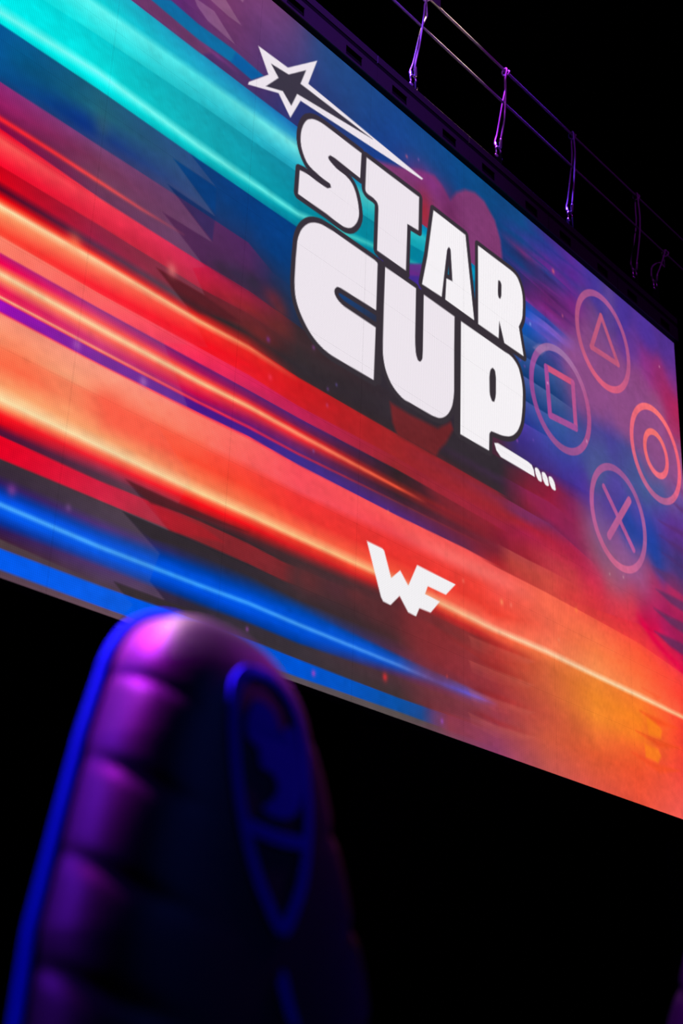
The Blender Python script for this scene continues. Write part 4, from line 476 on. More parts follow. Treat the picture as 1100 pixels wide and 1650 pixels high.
 ('poly',((2.503,2.672),(2.515,2.68),(2.527,2.687),(2.54,2.694),(2.555,2.7),(2.571,2.706),(2.585,2.71),(2.6,2.714),(2.648,2.719),(2.698,2.723),(3.075,2.728),(3.083,2.728),(3.093,2.726),(3.102,2.725),(3.107,2.722),(3.11,2.718),(3.112,2.712),(3.111,2.696),(3.11,2.395),(2.786,2.384),(2.78,2.383),(2.775,2.382),(2.768,2.381),(2.754,2.376),(2.734,2.352),(2.732,2.335),(2.733,2.328),(2.735,2.323),(2.738,2.317),(2.747,2.308),(2.755,2.301),(2.764,2.296),(2.774,2.291),(2.786,2.287),(2.801,2.284),(2.814,2.281),(2.831,2.28),(3.11,2.279),(3.106,1.928),(2.759,1.92),(2.732,1.92),(2.709,1.922),(2.688,1.925),(2.67,1.927),(2.65,1.932),(2.63,1.938),(2.609,1.945),(2.582,1.957),(2.557,1.971),(2.537,1.984),(2.515,2.001),(2.485,2.03),(2.468,2.048),(2.454,2.066),(2.442,2.083),(2.432,2.099),(2.422,2.119),(2.414,2.14),(2.408,2.161),(2.403,2.19),(2.399,2.226),(2.398,2.253),(2.398,2.38),(2.402,2.488),(2.405,2.508),(2.409,2.527),(2.416,2.549),(2.424,2.572),(2.432,2.588),(2.44,2.602),(2.451,2.618),(2.463,2.634),(2.473,2.645),(2.483,2.656),(2.494,2.665)),(56,49,56),1,0,0.036),
 ('poly',((3.184,2.733),(3.491,2.738),(3.49,2.389),(3.493,2.34),(3.499,2.292),(3.502,2.281),(3.505,2.272),(3.51,2.262),(3.52,2.248),(3.523,2.246),(3.527,2.244),(3.532,2.244),(3.545,2.245),(3.558,2.261),(3.562,2.268),(3.565,2.274),(3.567,2.281),(3.57,2.335),(3.572,2.733),(3.899,2.733),(3.896,2.505),(3.897,2.196),(3.895,2.171),(3.892,2.149),(3.887,2.123),(3.881,2.096),(3.874,2.077),(3.866,2.06),(3.855,2.041),(3.843,2.022),(3.831,2.007),(3.818,1.993),(3.803,1.98),(3.79,1.97),(3.773,1.959),(3.757,1.951),(3.739,1.944),(3.72,1.94),(3.701,1.937),(3.682,1.934),(3.663,1.932),(3.449,1.927),(3.413,1.924),(3.397,1.924),(3.383,1.926),(3.369,1.929),(3.332,1.941),(3.307,1.952),(3.288,1.963),(3.267,1.978),(3.25,1.994),(3.233,2.014),(3.218,2.036),(3.207,2.057),(3.199,2.078),(3.192,2.102),(3.186,2.128),(3.183,2.157),(3.181,2.22),(3.181,2.46)),(56,49,56),1,0,0.036),
 ('poly',((3.97,2.733),(4.47,2.738),(4.517,2.741),(4.537,2.74),(4.553,2.738),(4.571,2.733),(4.596,2.722),(4.616,2.71),(4.631,2.697),(4.644,2.68),(4.66,2.644),(4.672,2.612),(4.677,2.592),(4.68,2.575),(4.683,2.554),(4.684,2.53),(4.684,2.505),(4.68,2.426),(4.671,2.362),(4.66,2.305),(4.653,2.283),(4.645,2.264),(4.634,2.243),(4.622,2.222),(4.609,2.204),(4.595,2.188),(4.578,2.172),(4.563,2.158),(4.543,2.144),(4.522,2.132),(4.5,2.122),(4.481,2.116),(4.46,2.109),(4.438,2.103),(4.415,2.098),(4.305,2.082),(4.292,2.067),(4.287,2.061),(4.284,2.055),(4.283,2.049),(4.278,1.933),(3.965,1.925),(3.969,2.539)),(56,49,56),1,0,0.036),
 ('stroke',((3.14,2.732,0.03,56,49,56,1),(3.147,1.947,0.03,56,49,56,1)),1),
 ('stroke',((3.53,2.724,0.03,56,49,56,1),(3.54,2.239,0.03,56,49,56,1)),1),
 ('stroke',((3.933,2.726,0.03,56,49,56,1),(3.929,1.93,0.03,56,49,56,1)),1),
 ('stroke',((3.58,2.785,0.03,56,49,56,1),(4.162,2.785,0.03,56,49,56,1)),1),
 ('stroke',((3.125,2.795,0.03,56,49,56,1),(3.395,2.798,0.03,56,49,56,1)),1),
 ('stroke',((4.162,2.781,0.03,56,49,56,1),(4.451,2.78,0.03,56,49,56,1)),1),
 ('poly',((2.452,3.364),(2.461,3.371),(2.47,3.377),(2.481,3.382),(2.492,3.387),(2.504,3.391),(2.515,3.394),(2.527,3.397),(2.549,3.401),(2.576,3.404),(2.927,3.411),(2.922,3.225),(2.696,3.229),(2.686,3.229),(2.677,3.228),(2.666,3.227),(2.643,3.223),(2.626,3.202),(2.629,3.193),(2.632,3.189),(2.635,3.187),(2.639,3.184),(2.653,3.179),(2.669,3.174),(2.688,3.169),(2.702,3.166),(2.715,3.165),(2.731,3.164),(2.777,3.165),(2.794,3.163),(2.809,3.16),(2.822,3.157),(2.833,3.152),(2.844,3.146),(2.855,3.139),(2.866,3.129),(2.874,3.117),(2.884,3.104),(2.891,3.091),(2.898,3.075),(2.91,3.043),(2.915,3.025),(2.92,3),(2.924,2.973),(2.923,2.956),(2.921,2.941),(2.916,2.923),(2.91,2.906),(2.902,2.89),(2.894,2.877),(2.883,2.861),(2.87,2.847),(2.859,2.835),(2.847,2.827),(2.834,2.819),(2.823,2.814),(2.81,2.81),(2.798,2.806),(2.785,2.804),(2.75,2.803),(2.712,2.803),(2.635,2.807),(2.387,2.803),(2.39,2.967),(2.428,2.975),(2.447,2.977),(2.462,2.978),(2.48,2.979),(2.531,2.977),(2.574,2.978),(2.634,2.983),(2.663,3.006),(2.659,3.02),(2.655,3.024),(2.651,3.027),(2.644,3.028),(2.61,3.026),(2.588,3.026),(2.56,3.028),(2.499,3.035),(2.478,3.04),(2.464,3.044),(2.456,3.048),(2.447,3.053),(2.439,3.06),(2.426,3.074),(2.411,3.094),(2.402,3.11),(2.396,3.122),(2.391,3.135),(2.388,3.148),(2.385,3.159),(2.383,3.173),(2.382,3.188),(2.382,3.204),(2.383,3.219),(2.385,3.235),(2.387,3.249),(2.392,3.266),(2.397,3.284),(2.402,3.296),(2.407,3.307),(2.413,3.319),(2.42,3.331),(2.427,3.341),(2.435,3.35),(2.444,3.358)),(240,232,240),1,0,0,()),
 ('poly',((2.976,3.41),(3.508,3.424),(3.507,3.17),(3.392,3.157),(3.387,2.812),(3.103,2.807),(3.104,3.098),(3.104,3.108),(3.102,3.117),(3.101,3.125),(3.099,3.132),(3.095,3.139),(3.089,3.145),(3.083,3.149),(3.076,3.151),(3.067,3.153),(3.058,3.155),(3.047,3.156),(3.002,3.154),(2.994,3.155),(2.989,3.157),(2.984,3.16),(2.98,3.163),(2.977,3.168),(2.975,3.174),(2.974,3.181)),(240,232,240),1,0,0,()),
 ('poly',((3.663,3.411),(4.018,3.416),(4.117,2.811),(3.798,2.809),(3.809,2.972),(3.875,2.983),(3.854,3.205),(3.853,3.21),(3.85,3.214),(3.846,3.218),(3.834,3.223),(3.822,3.205),(3.818,3.197),(3.815,3.19),(3.813,3.183),(3.801,3.101),(3.759,2.809),(3.552,2.799),(3.604,3.03)),(248,244,248),1,0,0,()),
 ('poly',((4.164,3.411),(4.547,3.421),(4.567,3.421),(4.584,3.419),(4.6,3.417),(4.613,3.415),(4.626,3.41),(4.639,3.404),(4.65,3.395),(4.666,3.376),(4.679,3.356),(4.686,3.343),(4.691,3.331),(4.696,3.317),(4.7,3.302),(4.703,3.284),(4.706,3.257),(4.705,3.216),(4.699,3.132),(4.694,3.109),(4.688,3.09),(4.677,3.066),(4.649,3.015),(4.703,2.809),(4.469,2.804),(4.41,2.948),(4.4,2.808),(4.163,2.805)),(248,244,248),1,0,0,(((4.402,3.259),(4.415,3.265),(4.42,3.266),(4.423,3.266),(4.427,3.265),(4.434,3.258),(4.438,3.252),(4.441,3.246),(4.442,3.239),(4.44,3.171),(4.439,3.162),(4.438,3.155),(4.434,3.145),(4.426,3.125),(4.413,3.124),(4.408,3.125),(4.405,3.127),(4.403,3.13),(4.399,3.144),(4.398,3.154),(4.397,3.163),(4.397,3.174)),)),
 ('poly',((2.503,2.672),(2.515,2.68),(2.527,2.687),(2.54,2.694),(2.555,2.7),(2.571,2.706),(2.585,2.71),(2.6,2.714),(2.648,2.719),(2.698,2.723),(3.075,2.728),(3.083,2.728),(3.093,2.726),(3.102,2.725),(3.107,2.722),(3.11,2.718),(3.112,2.712),(3.111,2.696),(3.11,2.395),(2.786,2.384),(2.78,2.383),(2.775,2.382),(2.768,2.381),(2.754,2.376),(2.734,2.352),(2.732,2.335),(2.733,2.328),(2.735,2.323),(2.738,2.317),(2.747,2.308),(2.755,2.301),(2.764,2.296),(2.774,2.291),(2.786,2.287),(2.801,2.284),(2.814,2.281),(2.831,2.28),(3.11,2.279),(3.106,1.928),(2.759,1.92),(2.732,1.92),(2.709,1.922),(2.688,1.925),(2.67,1.927),(2.65,1.932),(2.63,1.938),(2.609,1.945),(2.582,1.957),(2.557,1.971),(2.537,1.984),(2.515,2.001),(2.485,2.03),(2.468,2.048),(2.454,2.066),(2.442,2.083),(2.432,2.099),(2.422,2.119),(2.414,2.14),(2.408,2.161),(2.403,2.19),(2.399,2.226),(2.398,2.253),(2.398,2.38),(2.402,2.488),(2.405,2.508),(2.409,2.527),(2.416,2.549),(2.424,2.572),(2.432,2.588),(2.44,2.602),(2.451,2.618),(2.463,2.634),(2.473,2.645),(2.483,2.656),(2.494,2.665)),(240,232,240),1,0,0,()),
 ('poly',((3.184,2.733),(3.491,2.738),(3.49,2.389),(3.493,2.34),(3.499,2.292),(3.502,2.281),(3.505,2.272),(3.51,2.262),(3.52,2.248),(3.523,2.246),(3.527,2.244),(3.532,2.244),(3.545,2.245),(3.558,2.261),(3.562,2.268),(3.565,2.274),(3.567,2.281),(3.57,2.335),(3.572,2.733),(3.899,2.733),(3.896,2.505),(3.897,2.196),(3.895,2.171),(3.892,2.149),(3.887,2.123),(3.881,2.096),(3.874,2.077),(3.866,2.06),(3.855,2.041),(3.843,2.022),(3.831,2.007),(3.818,1.993),(3.803,1.98),(3.79,1.97),(3.773,1.959),(3.757,1.951),(3.739,1.944),(3.72,1.94),(3.701,1.937),(3.682,1.934),(3.663,1.932),(3.449,1.927),(3.413,1.924),(3.397,1.924),(3.383,1.926),(3.369,1.929),(3.332,1.941),(3.307,1.952),(3.288,1.963),(3.267,1.978),(3.25,1.994),(3.233,2.014),(3.218,2.036),(3.207,2.057),(3.199,2.078),(3.192,2.102),(3.186,2.128),(3.183,2.157),(3.181,2.22),(3.181,2.46)),(240,232,240),1,0,0,()),
 ('poly',((3.97,2.733),(4.47,2.738),(4.517,2.741),(4.537,2.74),(4.553,2.738),(4.571,2.733),(4.596,2.722),(4.616,2.71),(4.631,2.697),(4.644,2.68),(4.66,2.644),(4.672,2.612),(4.677,2.592),(4.68,2.575),(4.683,2.554),(4.684,2.53),(4.684,2.505),(4.68,2.426),(4.671,2.362),(4.66,2.305),(4.653,2.283),(4.645,2.264),(4.634,2.243),(4.622,2.222),(4.609,2.204),(4.595,2.188),(4.578,2.172),(4.563,2.158),(4.543,2.144),(4.522,2.132),(4.5,2.122),(4.481,2.116),(4.46,2.109),(4.438,2.103),(4.415,2.098),(4.305,2.082),(4.292,2.067),(4.287,2.061),(4.284,2.055),(4.283,2.049),(4.278,1.933),(3.965,1.925),(3.969,2.539)),(248,244,248),1,0,0,(((4.327,2.553),(4.343,2.549),(4.349,2.546),(4.353,2.542),(4.356,2.537),(4.36,2.52),(4.362,2.506),(4.364,2.495),(4.364,2.481),(4.362,2.378),(4.36,2.365),(4.358,2.353),(4.354,2.338),(4.342,2.308),(4.325,2.304),(4.319,2.304),(4.315,2.304),(4.312,2.307),(4.3,2.324),(4.294,2.336),(4.291,2.347),(4.289,2.361),(4.288,2.46),(4.289,2.473),(4.291,2.485),(4.293,2.499),(4.298,2.518),(4.301,2.525),(4.305,2.531),(4.311,2.538)),)),
 ('poly',((1.992,3.583),(2.242,3.598),(2.488,3.818),(2.421,3.601),(3.548,3.589),(3.532,3.572),(2.364,3.44),(2.288,3.27),(2.179,3.373),(1.935,3.272),(1.941,3.293),(2.088,3.444)),(240,232,240),1),
 ('poly',((2.102,3.532),(2.252,3.555),(2.396,3.684),(2.355,3.557),(3.027,3.578),(2.332,3.468),(2.289,3.355),(2.212,3.409),(2.074,3.352),(2.171,3.476)),(58,54,66),1),
 ('poly',((4.338,2.011),(4.379,2.026),(4.722,2.029),(4.776,2.023),(4.802,1.994),(4.813,1.948),(4.411,1.941),(4.362,1.968)),(248,244,248),1),
 ('poly',((4.819,2.01),(4.821,2.013),(4.824,2.016),(4.828,2.018),(4.837,2.021),(4.844,2.021),(4.849,2.021),(4.854,2.02),(4.87,2.009),(4.878,2.001),(4.884,1.993),(4.889,1.983),(4.896,1.953),(4.895,1.95),(4.891,1.946),(4.886,1.944),(4.875,1.943),(4.867,1.943),(4.861,1.944),(4.855,1.946),(4.84,1.959),(4.833,1.969),(4.827,1.978),(4.823,1.989)),(248,244,248),1,0,0.004),
 ('poly',((4.904,2.01),(4.905,2.013),(4.909,2.016),(4.913,2.018),(4.922,2.02),(4.929,2.021),(4.934,2.021),(4.939,2.02),(4.955,2.009),(4.964,2.001),(4.97,1.993),(4.974,1.982),(4.982,1.952),(4.98,1.949),(4.976,1.946),(4.972,1.944),(4.96,1.942),(4.952,1.942),(4.946,1.943),(4.94,1.946),(4.925,1.959),(4.917,1.968),(4.912,1.977),(4.908,1.989)),(248,244,248),1,0,0.004),
 ('poly',((4.989,2.01),(4.991,2.013),(4.994,2.016),(4.999,2.018),(5.008,2.02),(5.015,2.021),(5.02,2.021),(5.025,2.02),(5.042,2.009),(5.05,2.001),(5.056,1.993),(5.061,1.982),(5.068,1.952),(5.067,1.949),(5.063,1.945),(5.058,1.943),(5.046,1.942),(5.038,1.942),(5.032,1.943),(5.026,1.945),(5.011,1.958),(5.003,1.968),(4.998,1.977),(4.993,1.989)),(248,244,248),1,0,0.004),
 ('poly',((3.088,0.925),(3.223,0.925),(3.241,0.917),(3.309,0.776),(3.388,0.846),(3.465,0.778),(3.544,0.927),(3.919,0.922),(3.824,0.83),(3.648,0.83),(3.622,0.775),(3.764,0.77),(3.677,0.678),(3.571,0.675),(3.541,0.618),(3.468,0.621),(3.388,0.694),(3.309,0.618),(3.243,0.62),(3.223,0.64)),(245,243,246),1),
]

def to_linear(c):
    c = c/255.0
    return np.where(c <= 0.04045, c/12.92, ((c+0.055)/1.055)**2.4)
pic = to_linear(paint(np.linspace(0, 7, COLS*N+1), np.linspace(0, SZ1-SZ0, ROWS*N//2+1), ART)).astype(np.float32)
wall = thing('video_wall', 'giant hanging video wall showing red, blue and cyan light streaks with STAR CUP lettering', 'video screen', (SX0, SY, SZ0))
NX, NZ = N+1, N//2+1
_ii, _jj = np.meshgrid(np.arange(NX-1), np.arange(NZ-1))
_q = (_jj*NX+_ii).ravel()
front = np.stack([_q, _q+1, _q+1+NX, _q+NX], 1)
nf = NX*NZ
gx, gz = 0.0003, 0.00012
back = [0, NX-1, nf-1, nf-NX]
rim = np.array([[nf+1, nf, nf+3, nf+2], [nf, nf+1, back[1], back[0]], [nf+1, nf+2, back[2], back[1]], [nf+2, nf+3, back[3], back[2]], [nf+3, nf, back[0], back[3]]])
faces = np.vstack([front, rim]).astype(np.int32)
for r in range(ROWS):
    for c in range(COLS):
        X = np.linspace(gx, PW-gx, NX); Z = np.linspace(gz, PH-gz, NZ)
        co = np.zeros((nf+4, 3), np.float32)
        co[:nf, 0] = np.tile(X, NZ); co[:nf, 2] = np.repeat(Z, NX)
        co[nf:] = [(X[0], 0.085, Z[0]), (X[-1], 0.085, Z[0]), (X[-1], 0.085, Z[-1]), (X[0], 0.085, Z[-1])]
        me = bpy.data.meshes.new('video_panel')
        me.vertices.add(len(co)); me.vertices.foreach_set('co', co.ravel())
        me.loops.add(faces.size); me.loops.foreach_set('vertex_index', faces.ravel())
        me.polygons.add(len(faces)); me.polygons.foreach_set('loop_start', np.arange(0, faces.size, 4, dtype=np.int32))
        me.update(calc_edges=True)
        me.materials.append(M['picture']); me.materials.append(M['cabinet'])
        me.polygons.foreach_set('material_index', np.r_[np.zeros(len(front), np.int32), np.ones(5, np.int32)])
        at = me.color_attributes.new('picture', 'FLOAT_COLOR', 'POINT')
        tile = pic[r*(N//2):r*(N//2)+NZ, c*N:c*N+NX].reshape(-1, 3)
        rgba = np.ones((nf+4, 4), np.float32); rgba[:nf, :3] = tile; rgba[nf:, :3] = 0
        at.data.foreach_set('color', rgba.ravel())
        link('video_panel', me, None, wall, (c*PW, 0, r*PH))

# ------------------------------------------------------------------ hanging beam along the top of the wall
YF = SY-0.045
beam = thing('hanging_beam', 'dark purple-lit hanging beam with rectangular slots along the top of the video wall', 'beam', (SX0, YF, SZ1))
def beam_section():
    bm = bmesh.new()
    h = 0.123; z0, z1 = 0.018, 0.086; e = 0.003    # face plate with two slots
    box(bm, e, 1-e, 0, 0.008, 0.0015, z0); box(bm, e, 1-e, 0, 0.008, z1, h)
    for a, b in ((e, 0.152), (0.31, 0.694), (0.852, 1-e)): box(bm, a, b, 0, 0.008, z0, z1)
    face = bm
    rail = bmesh.new(); box(rail, e, 1-e, 0, 0.012, 0.158, 0.212, 0.001); box(rail, e, 1-e, 0.012, 0.12, 0.204, 0.212)
    core = bmesh.new(); box(core, 0.0, 1.0, 0.03, 0.125, 0.0015, 0.158); box(core, 0, 1, 0.006, 0.03, 0.123, 0.158)
    box(core, 0, 1, 0.008, 0.03, 0.0015, 0.006)
    return face, rail, core
f0 = None
for c in range(COLS):
    sec = bpy.data.objects.new('beam_section', None); COL.objects.link(sec); sec.parent = beam; sec.location = (c*PW, 0, 0); sec.empty_display_size = 0.05
    if f0 is None:
        a, b, d = beam_section()
        f0 = [mesh_obj('slotted_plate', a, M['beam'], sec), mesh_obj('top_rail', b, M['beam'], sec), mesh_obj('inner_channel', d, M['beam_black'], sec)]
    else:
        for s in f0:
            k = s.copy(); COL.objects.link(k); k.parent = sec

# ------------------------------------------------------------------ rigging pipes above
PZ_UP, PZ_LO, PY, PR = EYE+7.03, EYE+6.715, 4.51, 0.009
def pipe(name, label, z0, z1):
    t = thing(name, label, 'rail', (0, 0, 0))
    bm = bmesh.new(); tube(bm, [(1.0, PY, z0), (6.0, PY, (z0+z1)/2), (13.5, PY, z1)], PR, 20)
    mesh_obj('rail_bar', bm, M['pipe'], t, True)
    return t
upper = pipe('rigging_rail', 'upper of the two long thin steel rigging rails above the video wall', PZ_UP-0.075, PZ_UP+0.06)
lower = pipe('rigging_rail', 'lower of the two long thin steel rigging rails above the video wall', PZ_LO-0.02, PZ_LO+0.03)
def up_z(x): return (PZ_UP-0.075)+(0.135)*((x-1)/12.5)
def lo_z(x): return (PZ_LO-0.02)+0.05*((x-1)/12.5)
bm = bmesh.new()                               # splice plate bolted to the upper pipe
box(bm, 5.55, 6.075, PY-0.018, PY-0.008, up_z(6)-0.008, up_z(6)+0.16, 0.002)
pl = mesh_obj('splice_plate', bm, M['zinc'], upper)
for x in (5.65, 5.86, 6.03):
    bm = bmesh.new(); box(bm, x-0.014, x+0.014, PY-0.028, PY-0.018, up_z(6)+0.085, up_z(6)+0.113, 0.003)
    mesh_obj('bolt_head', bm, M['beam_black'], pl)
for x in (1.6, 12.9):                          # spacers tying the pipes together, hoist chains up to the roof
    bm = bmesh.new(); tube(bm, [(x, PY+0.033, lo_z(x)-0.05), (x, PY+0.033, up_z(x)+0.12)], 0.0225, 12)
    mesh_obj('spacer_tube', bm, M['pipe'], upper, True)
    c = thing('hoist_chain', 'black hoist chain holding the %s end of the rigging rails' % ('left' if x < 5 else 'right'), 'chain', (x, PY+0.033, up_z(x)+0.126))
    bm = bmesh.new(); z = 0.0; k = 0
    while z < 10.5-c.location.z-0.03:
        pts = [(0.016*math.cos(a)*(k % 2), 0.016*math.cos(a)*(1-k % 2), z+0.035+0.034*math.sin(a)) for a in [i*math.pi/4 for i in range(8)]]
        tube(bm, pts, 0.005, 5, closed=True); z += 0.056; k += 1
    mesh_obj('links', bm, M['beam_black'], c, True)

# ------------------------------------------------------------------ wire slings between the pipe and the beam
def sling(label, xs, zs, front, pz, xtop, long_rear=True):
    """xs, zs: shackle centre; front: points of the front leg as (x, y, z); pz: pipe axis height; xtop: where it wraps."""
    t = thing('wire_sling', label, 'sling', (xs, PY, SZ1+0.212) if long_rear else (xs, PY, zs-0.05))
    inv = -Vector(t.location)
    rr = 0.026
    coil = []
    for i in range(19):                        # up the front, once round the pipe, over again and down behind
        a = math.radians(180-i*30); coil.append(Vector((xtop+0.052*i/18-0.012, PY+rr*math.cos(a), pz+rr*math.sin(a))))
    mid = Vector(front[len(front)//2])
    rear = [(xtop+0.075, PY+0.045, pz-0.09), (mid.x+0.075, PY+0.045, mid.z), (xs+0.06, PY+0.045, zs+0.22), (xs+0.012, PY+0.035, zs+0.10), (xs-0.010, PY+0.012, zs+0.03)]
    fl = [Vector(p) for p in front]
    path = spline([(xs+0.018, PY-0.008, zs+0.03)]+fl, 6)+coil+spline(rear, 6)
    bm = bmesh.new(); tube(bm, [p+inv for p in path], 0.0062, 8)
    mesh_obj('cable', bm, M['cable'], t, True)
    for a, b in (((xs+0.018, PY-0.008, zs+0.03), fl[0]), ((xs-0.010, PY+0.012, zs+0.03), Vector((xs+0.012, PY+0.035, zs+0.10)))):
        a, b = Vector(a), Vector(b); d = (b-a).normalized()
        bm = bmesh.new(); tube(bm, [a+inv, a+d*0.012+inv, a+d*0.06+inv, a+d*0.066+inv], [0.008, 0.0115, 0.0115, 0.007], 10)
        mesh_obj('sleeve', bm, M['zinc'], t, True)
    bm = bmesh.new()                           # bow shackle with its pin, hooked through the lug
    arc = [Vector((0.030*math.cos(a), 0, 0.030*math.sin(a)+zs)) for a in [math.radians(200-i*22) for i in range(11)]]
    tube(bm, [Vector((-0.022, 0, zs-0.055))+Vector((xs, PY, 0))+inv]+[p+Vector((xs, PY, 0))+inv for p in arc]+[Vector((0.022, 0, zs-0.055))+Vector((xs, PY, 0))+inv], 0.0075, 8)
    sh = mesh_obj('shackle', bm, M['zinc'], t, True)
    bm = bmesh.new(); tube(bm, [Vector((xs-0.036, PY, zs-0.05))+inv, Vector((xs+0.044, PY, zs-0.05))+inv], 0.008, 8)
    mesh_obj('pin', bm, M['zinc'], sh, True)
    bm = bmesh.new()
    zb = SZ1+0.212 if long_rear else zs-0.16
    box(bm, xs-0.006+inv.x, xs+0.006+inv.x, PY-0.028+inv.y, PY+0.028+inv.y, zb+inv.z, zs-0.03+inv.z, 0.004)
    mesh_obj('lifting_lug', bm, M['beam_black'], t)
    return t
sling('leftmost wire sling, reaching the beam beside its first visible joint', 5.804, EYE+6.215, [(5.781, 4.478, EYE+6.296), (5.827, 4.478, EYE+6.514), (5.864, 4.478, EYE+6.752), (5.875, 4.478, EYE+6.879)], up_z(5.929), 5.929)
sling('second wire sling from the left, looped over the upper rigging rail', 6.800, EYE+6.251, [(6.786, 4.478, EYE+6.319), (6.837, 4.478, EYE+6.547), (6.858, 4.478, EYE+6.783), (6.856, 4.478, EYE+6.905)], up_z(6.899), 6.899)
sling('third wire sling from the left, looped over the upper rigging rail', 7.766, EYE+6.245, [(7.750, 4.478, EYE+6.323), (7.791, 4.478, EYE+6.569), (7.819, 4.478, EYE+6.818), (7.813, 4.478, EYE+6.955)], up_z(7.830), 7.830)
sling('fourth wire sling from the left, lowest of the long lit ones', 8.755, EYE+6.243, [(8.742, 4.478, EYE+6.329), (8.808, 4.478, EYE+6.584), (8.839, 4.478, EYE+6.802), (8.827, 4.478, EYE+6.942)], up_z(8.845), 8.845)
sling('short dim wire sling at the far right, looped over the lower rigging rail', 9.105, EYE+6.315, [(9.084, 4.478, EYE+6.376), (9.164, 4.478, EYE+6.514), (9.233, 4.478, EYE+6.648), (9.263, 4.478, EYE+6.719)], lo_z(9.313), 9.313, False)

# ------------------------------------------------------------------ gaming chairs
def wz(z):       # half width of the backrest against height above its foot
    base = np.interp(z, [0, 0.12, 0.30, 0.45, 0.58, 0.68, 0.76, 0.82, 0.88], WPROF)
    t = np.clip((z-0.74)/(TOPZ-0.74), 0, 1)
    return base*np.sqrt(np.clip(1-t**2.6, 0, 1))
WPROF = [0.22, 0.245, 0.292, 0.268, 0.228, 0.196, 0.164, 0.150, 0.143]
TOPZ, SQ = 0.88, 3.0
def lean(z): return 0.10*z+0.03*z*z            # backwards lean of the mid line
def tz(z): return 0.122*(0.22+0.78*np.sqrt(np.clip(1-np.clip((z-0.70)/(TOPZ-0.70), 0, 1)**2.6, 0, 1)))
def fdepth(s, z): return tz(z)*np.clip(1-np.abs(s)**SQ, 0, 1)**(1/SQ)
CREASES = [(0.745, -0.035, 0.010, 0.035), (0.625, -0.045, 0.011, 0.05), (0.505, -0.05, 0.011, 0.05), (0.385, -0.045, 0.012, 0.05), (0.265, -0.04, 0.012, 0.045), (0.145, -0.03, 0.012, 0.04)]
def puff(phi, z):                              # padded sides: soft bulges pinched by stitched creases
    side = np.minimum(phi, math.pi-phi)
    w = np.exp(-((side-0.55)/0.42)**2)
    f = 1.0+0.0*phi
    for zc, sl, wd, dp in CREASES:
        q = (z-zc-sl*(side-0.6))/wd
        f = f-w*dp*(np.exp(-q*q)*0.6+np.exp(-np.abs(q)/2.6)*0.4)
    return f+w*0.02
def fpoint(s, z, off=0.0):
    return Vector((float(wz(z)*s), float(lean(z)-fdepth(s, z)-off), float(z)))
def backrest_mesh():
    ns, nz = 96, 220
    phi = np.linspace(0, math.pi, ns+1); Zs = TOPZ*np.sin(np.linspace(0, math.pi/2, nz+1))**0.9
    cx = np.sign(np.cos(phi))*np.abs(np.cos(phi))**(2/SQ); sy = np.abs(np.sin(phi))**(2/SQ)
    bm = bmesh.new(); F = []; B = []
    for z in Zs:
        w = wz(z); k = puff(phi, z)
        F.append([bm.verts.new((w*a*q, lean(z)-tz(z)*b*q, z)) for a, b, q in zip(cx, sy, k)])
        B.append([bm.verts.new((w*a*q, lean(z)+0.035*(tz(z)/0.122)*b, z)) for a, b, q in zip(cx, sy, k)])
    for G, flip in ((F, True), (B, False)):
        for i in range(nz):
            for j in range(ns):
                q = (G[i][j], G[i][j+1], G[i+1][j+1], G[i+1][j]); bm.faces.new(q[::-1] if flip else q)
    for j in range(ns): bm.faces.new((F[0][j], F[0][j+1], B[0][j+1], B[0][j])); bm.faces.new((F[nz][j+1], F[nz][j], B[nz][j], B[nz][j+1]))
    bmesh.ops.remove_doubles(bm, verts=bm.verts, dist=0.0004)
    return bm
def ribbon(bm, pts, half):                     # flat strip lying on the front of the backrest; pts are (s-metres, z)
    n = len(pts); rows = []
    for i, (x, z) in enumerate(pts):
        x0, z0 = pts[max(i-1, 0)]; x1, z1 = pts[min(i+1, n-1)]
        L = math.hypot(x1-x0, z1-z0) or 1; nx, nz = -(z1-z0)/L, (x1-x0)/L
        rows.append([(x+nx*half, z+nz*half), (x, z), (x-nx*half, z-nz*half)])
    V = []
    for r in rows:
        V.append([[bm.verts.new(fpoint(x/wz(z), z, o)) for x, z in r] for o in (0.0045, -0.002)])
    for a, b in zip(V[:-1], V[1:]):
        for k in range(2): bm.faces.new((a[0][k], a[0][k+1], b[0][k+1], b[0][k]))
        bm.faces.new((a[1][0], a[0][0], b[0][0], b[1][0])); bm.faces.new((a[0][2], a[1][2], b[1][2], b[0][2]))
def patch(bm, outline):
    P = [Vector((x, z, 0)) for x, z in outline]
    vs = [bm.verts.new(fpoint(p.x/wz(p.y), p.y, 0.0045)) for p in P]; lo = [bm.verts.new(fpoint(p.x/wz(p.y), p.y, -0.002)) for p in P]
    for tri in tessellate_polygon([P]): bm.faces.new([vs[i] for i in tri])
    n = len(P)
    for i in range(n): bm.faces.new((vs[i], vs[(i+1) % n], lo[(i+1) % n], lo[i]))
def smooth2(pts, n=6, closed=False):
    P = pts+[pts[0]] if closed else pts
    o = [(v.x, v.y) for v in spline([(x, z, 0) for x, z in P], n)]
    return o[:-1] if closed else o
SHIELD_HALF = 0.0085; PIPING = 0.0105
SHIELD_LINES = [smooth2([(0.008+x*1.08, z) for x, z in [(0.0, 0.476), (-0.013, 0.487), (-0.044, 0.540), (-0.064, 0.615), (-0.069, 0.695), (-0.06, 0.755), (-0.032, 0.788), (0.0, 0.796), (0.032, 0.788), (0.06, 0.755), (0.069, 0.695), (0.064, 0.615), (0.044, 0.540), (0.013, 0.487), (0.0, 0.476)]]),
                smooth2([(-0.058, 0.592), (-0.015, 0.586), (0.03, 0.584), (0.075, 0.588)])]
